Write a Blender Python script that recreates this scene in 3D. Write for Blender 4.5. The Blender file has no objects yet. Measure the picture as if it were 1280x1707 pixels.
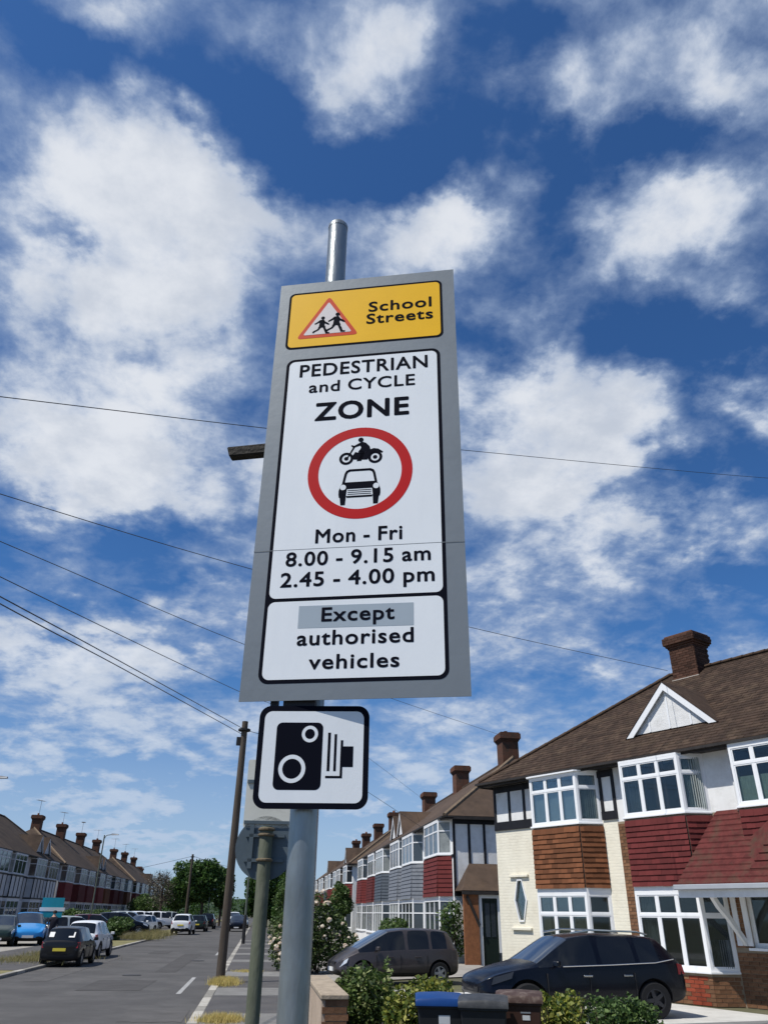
import bpy, bmesh, math, random
from mathutils import Vector, Matrix, noise as mnoise
random.seed(7)
SC=bpy.context.scene
COL=SC.collection
R_=math.radians
# ---------------------------------------------------------------- camera
F_PX=1255.0; CX,CY=640.0,853.5; H=1.85
PITCH,ROLL,YAW=R_(28.1),math.atan2(32,2353),R_(8.0)
fw=Vector((math.sin(YAW)*math.cos(PITCH),math.cos(YAW)*math.cos(PITCH),math.sin(PITCH)))
r0=Vector((math.cos(YAW),-math.sin(YAW),0)); u0=r0.cross(fw)
rt=r0*math.cos(ROLL)+u0*math.sin(ROLL); up=-r0*math.sin(ROLL)+u0*math.cos(ROLL)
cam=bpy.data.cameras.new('camera'); co=bpy.data.objects.new('camera',cam); COL.objects.link(co)
co.matrix_world=Matrix(((rt.x,up.x,-fw.x,0),(rt.y,up.y,-fw.y,0),(rt.z,up.z,-fw.z,H),(0,0,0,1)))
cam.sensor_fit='VERTICAL'; cam.sensor_height=36.0; cam.lens=F_PX/1707*36.0
cam.clip_start=0.05; cam.clip_end=6000
SC.camera=co
CAMP=Vector((0,0,H))
def ray(px,py): return fw+rt*((px-CX)/F_PX)+up*((CY-py)/F_PX)
def gd(px,py,z=0.0):
    d=ray(px,py); return CAMP+d*((z-H)/d.z)
def at(px,py,Y):
    d=ray(px,py); return CAMP+d*(Y/d.y)
S=H/1.6          # metres per unit of the street measurements
# ---------------------------------------------------------------- light
SUN_AZ,SUN_EL=-112.0,58.0
sd=Vector((math.sin(R_(SUN_AZ))*math.cos(R_(SUN_EL)),math.cos(R_(SUN_AZ))*math.cos(R_(SUN_EL)),math.sin(R_(SUN_EL))))
sl=bpy.data.lights.new('sun','SUN'); sl.energy=5.0; sl.angle=R_(0.53); sl.color=(1.0,.955,.88)
so=bpy.data.objects.new('sun',sl); COL.objects.link(so); so.rotation_euler=(-sd).to_track_quat('-Z','Y').to_euler()
so.location=(0,0,60)
SC.view_settings.view_transform='Standard'; SC.view_settings.look='None'; SC.view_settings.exposure=0.0; SC.view_settings.gamma=1
SC.view_settings.use_curve_mapping=False
W=bpy.data.worlds.new('World'); SC.world=W; W.use_nodes=True
def build_sky():
    nt=W.node_tree; nt.nodes.clear(); N=nt.nodes.new; L=nt.links.new
    def val(x):
        return x
    def m(op,a,b=None,c=None,clamp=False):
        n=N('ShaderNodeMath'); n.operation=op; n.use_clamp=clamp
        for i,v in enumerate((a,b,c)):
            if v is None: continue
            if isinstance(v,(int,float)): n.inputs[i].default_value=v
            else: L(v,n.inputs[i])
        return n.outputs[0]
    def mr(v,a,b,c,d,smooth=True):
        n=N('ShaderNodeMapRange'); n.interpolation_type='SMOOTHSTEP' if smooth else 'LINEAR'
        L(v,n.inputs['Value']); n.inputs['From Min'].default_value=a; n.inputs['From Max'].default_value=b
        n.inputs['To Min'].default_value=c; n.inputs['To Max'].default_value=d; return n.outputs[0]
    tc=N('ShaderNodeTexCoord').outputs['Generated']
    sep=N('ShaderNodeSeparateXYZ'); L(tc,sep.inputs[0]); x,y,z=sep.outputs
    sky=N('ShaderNodeTexSky'); sky.sky_type='NISHITA'; sky.sun_disc=False
    sky.sun_elevation=R_(SUN_EL); sky.sun_rotation=R_(SUN_AZ); sky.altitude=50; sky.air_density=1.0; sky.dust_density=0.4; sky.ozone_density=2.2
    # deeper, more saturated blue: the phone's picture of that sky
    tint=N('ShaderNodeMix'); tint.data_type='RGBA'; tint.blend_type='MULTIPLY'; tint.inputs[0].default_value=1.0
    L(sky.outputs[0],tint.inputs['A']); tint.inputs['B'].default_value=SKY_TINT
    # cloud layer: plane above the ground
    zz=m('ADD',m('MAXIMUM',z,0.0),0.26)
    cx=m('DIVIDE',x,zz); cy=m('DIVIDE',y,zz)
    cmb=N('ShaderNodeCombineXYZ'); L(cx,cmb.inputs[0]); L(cy,cmb.inputs[1])
    el=m('MULTIPLY',m('ARCSINE',z),180/math.pi)
    # map of the sky laid out round one fixed compass direction (north-ish, 30 degrees up)
    F0=Vector((math.sin(R_(8))*math.cos(R_(30)),math.cos(R_(8))*math.cos(R_(30)),math.sin(R_(30)))); A0=Vector((math.cos(R_(8)),-math.sin(R_(8)),0)); B0=A0.cross(F0)
    def dot(v):
        n=N('ShaderNodeVectorMath'); n.operation='DOT_PRODUCT'; L(tc,n.inputs[0]); n.inputs[1].default_value=v; return n.outputs['Value']
    den=m('ADD',dot(F0),1.02)
    az=m('MULTIPLY',m('DIVIDE',dot(A0),den),100.0); ell=m('MULTIPLY',m('DIVIDE',dot(B0),den),100.0)
    def smap(d): return 100*d.dot(A0)/(d.dot(F0)+1.02),100*d.dot(B0)/(d.dot(F0)+1.02)
    def noise(vec,scale,detail,rough,dist=0.0,off=0.0,sc=None):
        n=N('ShaderNodeTexNoise'); n.inputs['Scale'].default_value=scale; n.inputs['Detail'].default_value=detail
        n.inputs['Roughness'].default_value=rough; n.inputs['Distortion'].default_value=dist
        mp=N('ShaderNodeMapping'); L(vec,mp.inputs['Vector']); mp.inputs['Location'].default_value=(off,off*.7,off*.3)
        if sc: mp.inputs['Scale'].default_value=sc
        L(mp.outputs[0],n.inputs['Vector']); return n
    wn=noise(cmb.outputs[0],2.6,5,.6,0,3.7)
    ws=N('ShaderNodeSeparateXYZ'); L(wn.outputs['Color'],ws.inputs[0])
    wn2=noise(cmb.outputs[0],9.0,6,.6,0,13.7); ws2=N('ShaderNodeSeparateXYZ'); L(wn2.outputs['Color'],ws2.inputs[0])
    az2=m('ADD',m('ADD',az,m('MULTIPLY',m('SUBTRACT',ws.outputs[0],.5),15.0)),m('MULTIPLY',m('SUBTRACT',ws2.outputs[0],.5),7.0)); el2=m('ADD',m('ADD',ell,m('MULTIPLY',m('SUBTRACT',ws.outputs[1],.5),11.0)),m('MULTIPLY',m('SUBTRACT',ws2.outputs[1],.5),6.0))
    ae=N('ShaderNodeCombineXYZ'); L(az2,ae.inputs[0]); L(el2,ae.inputs[1])
    tot=None
    for (px,py,rx,ry,rot,w) in CLOUDS:
        a,e=smap(ray(px,py).normalized()); sx=abs(smap(ray(px+rx,py).normalized())[0]-a); sy=abs(smap(ray(px,py-ry).normalized())[1]-e)
        mp=N('ShaderNodeMapping'); mp.vector_type='TEXTURE'; L(ae.outputs[0],mp.inputs['Vector'])
        mp.inputs['Location'].default_value=(a,e,0); mp.inputs['Rotation'].default_value=(0,0,R_(rot)); mp.inputs['Scale'].default_value=(sx*1.5,sy*1.5,1)
        g=N('ShaderNodeTexGradient'); g.gradient_type='SPHERICAL'; L(mp.outputs[0],g.inputs[0])
        t=m('MULTIPLY',g.outputs['Fac'],w); tot=t if tot is None else m('ADD',tot,t)
    n1=noise(cmb.outputs[0],6.2,11,.57,.15,1.3).outputs['Fac']
    n2=noise(cmb.outputs[0],17.0,10,.65,.3,7.3).outputs['Fac']
    dens=m('ADD',m('ADD',m('MULTIPLY',m('SUBTRACT',n1,.5),2.5),m('MULTIPLY',m('SUBTRACT',n2,.5),.85)),m('ADD',tot,CLOUD_BIAS))
    cov=m('ADD',m('MULTIPLY',mr(dens,-.35,.25,0,1),.27),m('MULTIPLY',mr(dens,.02,.78,0,1),.73))
    # towards the horizon clouds merge into a veil
    thick=mr(dens,.25,1.15,0,1)
    n3=noise(cmb.outputs[0],5.0,7,.6,0,11.1).outputs['Fac']
    shade=m('MULTIPLY',thick,mr(n3,.4,.66,0.0,1.0))
    cc=N('ShaderNodeMix'); cc.data_type='RGBA'; L(thick,cc.inputs[0]); cc.inputs['A'].default_value=CLOUD_THIN; cc.inputs['B'].default_value=CLOUD_LIT
    cg=N('ShaderNodeMix'); cg.data_type='RGBA'; L(m('MULTIPLY',shade,.55),cg.inputs[0]); L(cc.outputs['Result'],cg.inputs['A']); cg.inputs['B'].default_value=CLOUD_GREY
    lo=N('ShaderNodeMix'); lo.data_type='RGBA'; L(mr(el,2.0,20.0,1.0,0.0),lo.inputs[0]); L(cg.outputs['Result'],lo.inputs['A']); lo.inputs['B'].default_value=CLOUD_LOW
    fac=m('MULTIPLY',m('MAXIMUM',cov,mr(el,1.0,17.0,.72,0.0)),.93)
    mx=N('ShaderNodeMix'); mx.data_type='RGBA'; L(fac,mx.inputs[0]); L(tint.outputs['Result'],mx.inputs['A']); L(lo.outputs['Result'],mx.inputs['B'])
    bg=N('ShaderNodeBackground'); L(mx.outputs['Result'],bg.inputs[0]); bg.inputs[1].default_value=0.10
    out=N('ShaderNodeOutputWorld'); L(bg.outputs[0],out.inputs[0])
SKY_TINT=(.36,.68,1.04,1)
CLOUD_LIT=(8.0,8.3,8.8,1); CLOUD_THIN=(3.6,4.6,6.4,1); CLOUD_GREY=(3.9,4.6,5.8,1); CLOUD_LOW=(4.6,5.7,7.4,1)
CLOUD_BIAS=.09
CLOUDS=[ # place, half sizes (photo pixels), tilt, weight
 (240,390,210,150,0,.95),(70,250,150,90,-20,.75),(410,330,110,60,-20,.6),(150,540,180,120,0,.7),(390,530,110,110,0,.5),(60,690,150,90,0,.8),(160,790,130,80,0,.75),(250,260,110,60,-30,.45),(300,660,110,60,0,.5),(360,750,150,110,0,.85),(60,470,60,60,0,.3),
 (230,60,150,60,-20,.65),(400,40,60,40,0,.3),(560,80,110,110,10,.95),(680,50,80,50,0,.4),
 (950,170,110,60,0,.65),(1190,160,130,70,-15,.7),(1090,90,120,40,0,.3),(1150,40,100,30,0,.2),
 (690,380,120,80,0,.8),(800,330,110,60,0,.7),(1190,340,130,60,-10,.85),(1090,410,90,50,0,.5),(1230,480,60,30,0,.4),(900,520,80,45,0,.6),
 (890,690,180,100,5,1.15),(1050,730,90,60,0,.7),(850,810,130,70,0,.8),(1070,890,190,55,8,.9),(870,960,140,70,0,.6),(1265,680,50,70,0,.8),
 (90,1100,190,65,0,.85),(310,1090,130,55,0,.6),(960,1095,170,35,0,.55),(60,915,70,35,0,.4),(340,995,90,28,0,.4),(150,1220,300,50,0,.6),(100,1320,300,35,0,.55),(330,1380,240,30,0,.5),(700,1340,300,30,0,.4),(200,1420,300,20,0,.4),(720,1250,260,60,0,.4),
 (440,190,130,90,-30,-1.1),(720,240,190,65,0,-1.0),(590,290,60,70,0,-.5),(20,385,45,40,0,-.6),(180,130,130,35,-15,-.5),(290,610,60,45,0,-.5),(1120,570,190,70,-10,-.95),(1190,810,110,55,20,-.75),
 (820,580,70,40,0,-.5),(150,885,220,50,8,-.85),(250,965,170,35,8,-.5),(810,80,80,110,0,-.7),(1070,260,160,45,-10,-.7),(960,330,60,60,0,-.5),(1240,970,90,70,0,-.7),(1130,1035,150,30,0,-.4),(900,30,90,40,0,-.4)]
build_sky()
# ---------------------------------------------------------------- materials
MATS={}
def mat(name,col,rough=.8,var=.0,scale=3.0,bump=0.0,bscale=30.0,metal=0.0,spec=.25,rnd=0.0,stain=None,stain_amt=0.0,stain_scale=.8,coat=0.0,stretch=None,isl=0.0,brick=False):
    if name in MATS: return MATS[name]
    M=bpy.data.materials.new(name); M.use_nodes=True; nt=M.node_tree; N=nt.nodes.new; L=nt.links.new
    b=nt.nodes['Principled BSDF']; b.inputs['Roughness'].default_value=rough; b.inputs['Metallic'].default_value=metal
    b.inputs['Specular IOR Level'].default_value=spec; b.inputs['Coat Weight'].default_value=coat; b.inputs['Coat Roughness'].default_value=.05
    b.inputs['Base Color'].default_value=(*col,1)
    tc=N('ShaderNodeTexCoord'); vec=tc.outputs['Object']
    if stretch:
        mp=N('ShaderNodeMapping'); mp.inputs['Scale'].default_value=stretch; L(vec,mp.inputs[0]); vec=mp.outputs[0]
    cur=None
    def mixc(fac,a,bc,mode='MIX'):
        n=N('ShaderNodeMix'); n.data_type='RGBA'; n.blend_type=mode
        if isinstance(fac,float): n.inputs[0].default_value=fac
        else: L(fac,n.inputs[0])
        if isinstance(a,tuple): n.inputs['A'].default_value=a
        else: L(a,n.inputs['A'])
        if isinstance(bc,tuple): n.inputs['B'].default_value=bc
        else: L(bc,n.inputs['B'])
        return n.outputs['Result']
    cur=(*col,1)
    if var>0:
        n=N('ShaderNodeTexNoise'); n.inputs['Scale'].default_value=scale; n.inputs['Detail'].default_value=7; n.inputs['Roughness'].default_value=.65; L(vec,n.inputs['Vector'])
        r=N('ShaderNodeMapRange'); r.inputs['From Min'].default_value=.3; r.inputs['From Max'].default_value=.7; r.inputs['To Min'].default_value=1-var; r.inputs['To Max'].default_value=1+var; L(n.outputs['Fac'],r.inputs[0])
        h=N('ShaderNodeHueSaturation'); h.inputs['Color'].default_value=cur; L(r.outputs[0],h.inputs['Value']); cur=h.outputs[0]
    if stain is not None:
        n=N('ShaderNodeTexNoise'); n.inputs['Scale'].default_value=stain_scale; n.inputs['Detail'].default_value=8; n.inputs['Roughness'].default_value=.7; L(vec,n.inputs['Vector'])
        r=N('ShaderNodeMapRange'); r.inputs['From Min'].default_value=.48; r.inputs['From Max'].default_value=.68; r.inputs['To Max'].default_value=stain_amt; L(n.outputs['Fac'],r.inputs[0])
        cur=mixc(r.outputs[0],cur,(*stain,1))
    if isl>0:
        gi=N('ShaderNodeNewGeometry'); r=N('ShaderNodeMapRange'); r.inputs['To Min'].default_value=1-isl; r.inputs['To Max'].default_value=1+isl; L(gi.outputs['Random Per Island'],r.inputs[0])
        h=N('ShaderNodeHueSaturation'); L(r.outputs[0],h.inputs['Value']); (h.inputs['Color'].__setattr__('default_value',cur) if isinstance(cur,tuple) else L(cur,h.inputs['Color'])); cur=h.outputs[0]
    if rnd>0:
        oi=N('ShaderNodeObjectInfo'); r=N('ShaderNodeMapRange'); r.inputs['To Min'].default_value=1-rnd; r.inputs['To Max'].default_value=1+rnd; L(oi.outputs['Random'],r.inputs[0])
        h=N('ShaderNodeHueSaturation'); L(r.outputs[0],h.inputs['Value'])
        if isinstance(cur,tuple): h.inputs['Color'].default_value=cur
        else: L(cur,h.inputs['Color'])
        cur=h.outputs[0]
    if not isinstance(cur,tuple): L(cur,b.inputs['Base Color'])
    if bump>0:
        n=N('ShaderNodeTexNoise'); n.inputs['Scale'].default_value=bscale; n.inputs['Detail'].default_value=5; L(vec,n.inputs['Vector'])
        bp=N('ShaderNodeBump'); bp.inputs['Strength'].default_value=bump; bp.inputs['Distance'].default_value=.02; L(n.outputs['Fac'],bp.inputs['Height']); L(bp.outputs[0],b.inputs['Normal'])
        if brick:
            mp=N('ShaderNodeMapping'); mp.inputs['Rotation'].default_value=(R_(90),0,0); L(tc.outputs['Object'],mp.inputs[0])
            bt=N('ShaderNodeTexBrick'); L(mp.outputs[0],bt.inputs[0]); bt.inputs['Scale'].default_value=1.0; bt.inputs['Brick Width'].default_value=.225; bt.inputs['Row Height'].default_value=.075; bt.inputs['Mortar Size'].default_value=.007; bt.inputs['Mortar Smooth'].default_value=.4
            b2=N('ShaderNodeBump'); b2.invert=True; b2.inputs['Strength'].default_value=.55; b2.inputs['Distance'].default_value=.008; L(bt.outputs['Fac'],b2.inputs['Height']); L(bp.outputs[0],b2.inputs['Normal']); L(b2.outputs[0],b.inputs['Normal'])
    MATS[name]=M; return M
def leafmat(name,cols,trans=.25,rough=.5):
    if name in MATS: return MATS[name]
    M=bpy.data.materials.new(name); M.use_nodes=True; nt=M.node_tree; N=nt.nodes.new; L=nt.links.new
    b=nt.nodes['Principled BSDF']; b.inputs['Roughness'].default_value=rough; b.inputs['Specular IOR Level'].default_value=.3
    g=N('ShaderNodeNewGeometry'); cr=N('ShaderNodeValToRGB'); L(g.outputs['Random Per Island'],cr.inputs[0])
    e=cr.color_ramp; 
    while len(e.elements)<len(cols): e.elements.new(.5)
    for i,(p,c) in enumerate(cols): e.elements[i].position=p; e.elements[i].color=(*c,1)
    L(cr.outputs[0],b.inputs['Base Color'])
    t=N('ShaderNodeBsdfTranslucent'); L(cr.outputs[0],t.inputs[0]); mx=N('ShaderNodeMixShader'); mx.inputs[0].default_value=trans
    L(b.outputs[0],mx.inputs[1]); L(t.outputs[0],mx.inputs[2]); L(mx.outputs[0],nt.nodes['Material Output'].inputs[0])
    MATS[name]=M; return M
def glassmat(name,tint=(.55,.6,.62),refl=1.0):
    if name in MATS: return MATS[name]
    M=bpy.data.materials.new(name); M.use_nodes=True; nt=M.node_tree; nt.nodes.remove(nt.nodes['Principled BSDF']); N=nt.nodes.new; L=nt.links.new
    t=N('ShaderNodeBsdfTransparent'); t.inputs[0].default_value=(*tint,1)
    g=N('ShaderNodeBsdfGlossy'); g.inputs['Roughness'].default_value=.03; g.inputs[0].default_value=(.9,.95,1,1)
    f=N('ShaderNodeFresnel'); f.inputs[0].default_value=1.55
    mm=N('ShaderNodeMath'); mm.operation='MULTIPLY_ADD'; mm.inputs[1].default_value=refl; mm.inputs[2].default_value=.02; mm.use_clamp=True; L(f.outputs[0],mm.inputs[0])
    mx=N('ShaderNodeMixShader'); L(mm.outputs[0],mx.inputs[0]); L(t.outputs[0],mx.inputs[1]); L(g.outputs[0],mx.inputs[2]); L(mx.outputs[0],nt.nodes['Material Output'].inputs[0])
    MATS[name]=M; return M
# ---------------------------------------------------------------- mesh helpers
class MB:
    def __init__(s): s.v=[]; s.f=[]; s.m=[]
    def face(s,pts,mi=0):
        k=len(s.v); s.v+= [tuple(p) for p in pts]; s.f.append(tuple(range(k,k+len(pts)))); s.m.append(mi)
    def hexa(s,c,mi=0):
        k=len(s.v); s.v+=[tuple(p) for p in c]
        for q in ((0,3,2,1),(4,5,6,7),(0,1,5,4),(1,2,6,5),(2,3,7,6),(3,0,4,7)): s.f.append(tuple(k+i for i in q)); s.m.append(mi)
    def box(s,x0,x1,y0,y1,z0,z1,mi=0):
        s.hexa([(x0,y0,z0),(x1,y0,z0),(x1,y1,z0),(x0,y1,z0),(x0,y0,z1),(x1,y0,z1),(x1,y1,z1),(x0,y1,z1)],mi)
    def fbox(s,P,e,n,a0,a1,d0,d1,z0,z1,mi=0):
        # box in a wall frame: along e, outward n, up z
        P=Vector((P[0],P[1],0)); e=Vector((e[0],e[1],0)); n=Vector((n[0],n[1],0))
        def c(a,d,z): q=P+e*a+n*d; return (q.x,q.y,z)
        s.hexa([c(a0,d1,z0),c(a1,d1,z0),c(a1,d0,z0),c(a0,d0,z0),c(a0,d1,z1),c(a1,d1,z1),c(a1,d0,z1),c(a0,d0,z1)],mi)
    def prism(s,poly,y0,y1,mi=0):
        # poly in x,z; extruded along y
        k=len(s.v); n=len(poly)
        s.v+=[(x,y0,z) for x,z in poly]+[(x,y1,z) for x,z in poly]
        s.f.append(tuple(k+i for i in range(n))); s.m.append(mi)
        s.f.append(tuple(k+n+i for i in reversed(range(n)))); s.m.append(mi)
        for i in range(n):
            j=(i+1)%n; s.f.append((k+i,k+n+i,k+n+j,k+j)); s.m.append(mi)
    def vprism(s,poly,z0,z1,mi=0):
        k=len(s.v); n=len(poly)
        s.v+=[(x,y,z0) for x,y in poly]+[(x,y,z1) for x,y in poly]
        s.f.append(tuple(k+i for i in reversed(range(n)))); s.m.append(mi)
        s.f.append(tuple(k+n+i for i in range(n))); s.m.append(mi)
        for i in range(n):
            j=(i+1)%n; s.f.append((k+i,k+j,k+n+j,k+n+i)); s.m.append(mi)
    def tube(s,pts,rad,n=8,mi=0,cap=True):
        pts=[Vector(p) for p in pts]; rads=rad if isinstance(rad,(list,tuple)) else [rad]*len(pts)
        rings=[]; prev=None
        for i,p in enumerate(pts):
            d=(pts[min(i+1,len(pts)-1)]-pts[max(i-1,0)]).normalized()
            a=prev if prev is not None else (Vector((0,0,1)) if abs(d.z)<.9 else Vector((1,0,0)))
            x=(a-d*a.dot(d)).normalized(); prev=x; yv=d.cross(x)
            k=len(s.v); s.v+=[tuple(p+(x*math.cos(t)+yv*math.sin(t))*rads[i]) for t in [2*math.pi*j/n for j in range(n)]]; rings.append(k)
        for a,b in zip(rings,rings[1:]):
            for j in range(n): s.f.append((a+j,a+(j+1)%n,b+(j+1)%n,b+j)); s.m.append(mi)
        if cap:
            s.f.append(tuple(rings[0]+j for j in reversed(range(n)))); s.m.append(mi); s.f.append(tuple(rings[-1]+j for j in range(n))); s.m.append(mi)
    def ring(s,cx,cz,ro,ri,y0,y1,n=48,mi=0,a0=0,a1=2*math.pi):
        for j in range(n):
            t0=a0+(a1-a0)*j/n; t1=a0+(a1-a0)*(j+1)/n
            c=[(cx+r*math.cos(t),cz+r*math.sin(t)) for r,t in ((ri,t0),(ro,t0),(ro,t1),(ri,t1))]
            s.prism(c,y0,y1,mi)
    def build(s,name,mats,parent=None,smooth=False,bevel=0.0,label=None,kind=None):
        me=bpy.data.meshes.new(name); me.from_pydata(s.v,[],s.f)
        mats=mats if isinstance(mats,(list,tuple)) else [mats]
        for q in mats: me.materials.append(q)
        for p,mi in zip(me.polygons,s.m): p.material_index=mi
        bm=bmesh.new(); bm.from_mesh(me)
        if smooth or bevel: bmesh.ops.remove_doubles(bm,verts=bm.verts,dist=1e-5)
        bmesh.ops.recalc_face_normals(bm,faces=bm.faces)
        if bevel: bmesh.ops.bevel(bm,geom=list(bm.edges),offset=bevel,segments=1,affect='EDGES')
        bm.to_mesh(me); bm.free()
        if smooth:
            for p in me.polygons: p.use_smooth=True
            me.set_sharp_from_angle(angle=R_(40))
        o=bpy.data.objects.new(name,me); COL.objects.link(o)
        if parent: o.parent=parent
        if label: o['label']=label
        if kind: o['kind']=kind
        return o
def meta(o,label=None,cat=None,group=None,kind=None):
    if label: o['label']=label
    if cat: o['category']=cat
    if group: o['group']=group
    if kind: o['kind']=kind
    return o
def empty(name,loc,rz=0,scale=1,label=None,cat=None,group=None,kind=None):
    o=bpy.data.objects.new(name,None); COL.objects.link(o); o.location=loc; o.rotation_euler=(0,0,rz); o.scale=(scale,)*3
    o.empty_display_size=.3
    return meta(o,label,cat,group,kind)
def inst(src,name,parent,loc,rot=(0,0,0),scale=(1,1,1)):
    o=bpy.data.objects.new(name,src if isinstance(src,bpy.types.Mesh) else src.data); COL.objects.link(o); o.parent=parent
    o.location=loc; o.rotation_euler=rot; o.scale=scale; return o
def mesh_only(mb,name,mats,**k):
    o=mb.build(name,mats,**k); me=o.data; bpy.data.objects.remove(o); return me
def rrect(x0,x1,z0,z1,r,n=6):
    P=[]
    for cx,cz,a in ((x1-r,z1-r,0),(x0+r,z1-r,90),(x0+r,z0+r,180),(x1-r,z0+r,270)):
        for i in range(n+1): t=R_(a+90*i/n); P.append((cx+r*math.cos(t),cz+r*math.sin(t)))
    return P
def circ(cx,cz,r,n=28): return [(cx+r*math.cos(2*math.pi*i/n),cz+r*math.sin(2*math.pi*i/n)) for i in range(n)]
def lettering(txt,x0,x1,zb,caph,y,m_,parent,bold=.0,ref='H',label=None):
    def mk(t):
        c=bpy.data.curves.new('t','FONT'); c.body=t; c.size=1; c.offset=0; c.extrude=.002; c.resolution_u=4; c.space_character=1.09; c.space_word=.8
        o=bpy.data.objects.new('t',c); COL.objects.link(o); dg=bpy.context.evaluated_depsgraph_get()
        me=bpy.data.meshes.new_from_object(o.evaluated_get(dg)); bpy.data.objects.remove(o); return me
    h=mk(ref); ch=max(v.co.y for v in h.vertices)-min(v.co.y for v in h.vertices)-2*0
    me=mk(txt); xs=[v.co.x for v in me.vertices]; a,b=min(xs),max(xs)
    kz=caph/ch; kx=(x1-x0)/(b-a)
    for v in me.vertices:
        v.co=Vector((x0+(v.co.x-a)*kx, y-(v.co.z+.002)*.15, zb+v.co.y*kz))
    if bold>0:
        bm=bmesh.new(); bm.from_mesh(me); base=bm.copy()
        for k,(dx,dz) in enumerate(((-1,0),(1,0),(0,-1),(0,1),(-.7,-.7),(.7,.7),(-.7,.7),(.7,-.7))):
            g=base.copy(); 
            for v in g.verts: v.co+=Vector((dx*bold,-.00003*(k+1),dz*bold))
            t_=bpy.data.meshes.new('t'); g.to_mesh(t_); g.free(); bm.from_mesh(t_); bpy.data.meshes.remove(t_)
        bm.to_mesh(me); bm.free(); base.free()
    me.name='lettering'; me.materials.clear(); me.materials.append(m_)
    o=bpy.data.objects.new('lettering',me); COL.objects.link(o); o.parent=parent
    if label: o['label']=label
    return o
# ================================================================ ground, road, pavement
asphalt=mat('asphalt',(.080,.077,.075),.9,.16,.7,.25,60,stain=(.115,.11,.105),stain_amt=.6,stain_scale=.35)
paveasph=mat('pavement_asphalt',(.078,.075,.075),.92,.2,1.2,.25,70,stain=(.12,.11,.10),stain_amt=.5,stain_scale=.9)
concr=mat('concrete',(.19,.185,.175),.9,.18,2.5,.2,40,rnd=.18)
kerbm=mat('kerb_concrete',(.33,.315,.28),.9,.2,4,.2,40,rnd=.35,stain=(.16,.14,.11),stain_amt=.6,stain_scale=3)
paint=mat('road_paint',(.34,.34,.33),.8,.2,6,stain=(.1,.1,.1),stain_amt=.7,stain_scale=5)
earth=mat('earth',(.10,.095,.06),.95,.3,.5,.2,20,stain=(.075,.09,.03),stain_amt=.9,stain_scale=.4)
vergem=mat('verge_turf',(.16,.15,.07),.95,.3,1.2,.3,30,stain=(.25,.2,.1),stain_amt=.8,stain_scale=.9)
drivem=mat('drive_paving',(.30,.28,.25),.9,.15,1.5,.2,40,stain=(.16,.15,.14),stain_amt=.5)
def sheet(name,pts,z,m_,kind='structure',thick=None):
    b=MB(); 
    if thick: b.vprism([(x,y) for x,y in pts],z-thick,z)
    else: b.face([(x,y,z) for x,y in pts])
    o=b.build(name,m_,kind=kind); return o
sheet('ground',[(-1500,-300),(1500,-300),(1500,2500),(-1500,2500)],-.012,earth)
XR=-.95*S; XL=-6.5*S
sheet('road',[(XL,-30),(XR,-30),(XR,330),(XL,330)],-.004,asphalt)
b=MB()
for yy in [20.3*S+i*7.6 for i in range(-4,12)]:
    b.face([(-1.57*S-.05,yy,0),(-1.57*S+.05,yy,0),(-1.57*S+.05,yy+3.6,0),(-1.57*S-.05,yy+3.6,0)])
b=MB()
for (y0,y1) in ((20.0*S,24.8*S),(37*S,40*S)):
    b.face([(-1.6*S-.06,y0,0.0),(-1.6*S+.06,y0,0.0),(-1.6*S+.06,y1,0.0),(-1.6*S-.06,y1,0.0)])
b.build('road_marking',paint,kind='structure')
PX1=1.12*S   # back edge of the right pavement
KZ=.11
sheet('pavement',[(XR+.20,-30),(PX1,-30),(PX1,240),(XR+.20,240)],KZ,paveasph,thick=.15)
pav=bpy.data.objects['pavement']
strip=None
for (p0,p1) in ((1690,1712),(1647,1660),(1620,1628),(1600,1604),(1589,1592),(1580,1582),(1573,1574.5),(1568,1569)):
    y1=gd(430,p0,KZ).y; y0=gd(430,p1,KZ).y
    b=MB(); b.box(XR+.21,PX1-.02,y0,y1,KZ-.05,KZ+.006); b.build('paving_strip',concr,pav)
kr=empty('kerb',(0,0,0),kind='structure'); b=MB(); b.box(-.10,.10,-.45,.45,-.1,.118); km=mesh_only(b,'kerb_stone',kerbm,bevel=.012)
for i in range(120): inst(km,'kerb_stone',kr,(XR+.10,3+.915*i,0),(0,0,random.uniform(-.004,.004)))
kl=empty('kerb',(0,0,0),kind='structure')
for i in range(110): inst(km,'kerb_stone',kl,(XL-.065,10+.915*i,-.03))
# left side: verge, path, drives
sheet('grass_verge',[(XL-1.9,-30),(XL-.13,-30),(XL-.13,330),(XL-1.9,330)],.085,vergem,thick=.12)
sheet('pavement',[(XL-4.3,-30),(XL-1.9,-30),(XL-1.9,330),(XL-4.3,330)],.08,paveasph,thick=.1)
for (a,b_) in ((26*S,30.5*S),(38*S,43*S),(52*S,57*S),(63*S,67*S)):
    sheet('crossover',[(XL-1.9,a),(XL-.13,a),(XL-.13,b_),(XL-1.9,b_)],.093,paveasph)
sheet('driveway',[(-17*S,10),(XL-4.3,10),(XL-4.3,190),(-17*S,190)],.05,drivem,thick=.08)
# right side gardens / drives
sheet('driveway',[(PX1+.3,22.2*S),(8.6*S,18*S),(12*S,10*S),(13*S,4*S),(9*S,4*S),(7.5*S,10.8*S),(3.4*S,10.8*S),(PX1+.3,13.2*S)],.02,mat('white_concrete',(.50,.49,.46),.9,.1,1.5,.15,40,stain=(.3,.29,.27),stain_amt=.6))
sheet('driveway',[(PX1+.02,22.6*S),(8.0*S,26*S),(8*S,60*S),(PX1+.02,60*S)],.025,drivem)
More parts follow.
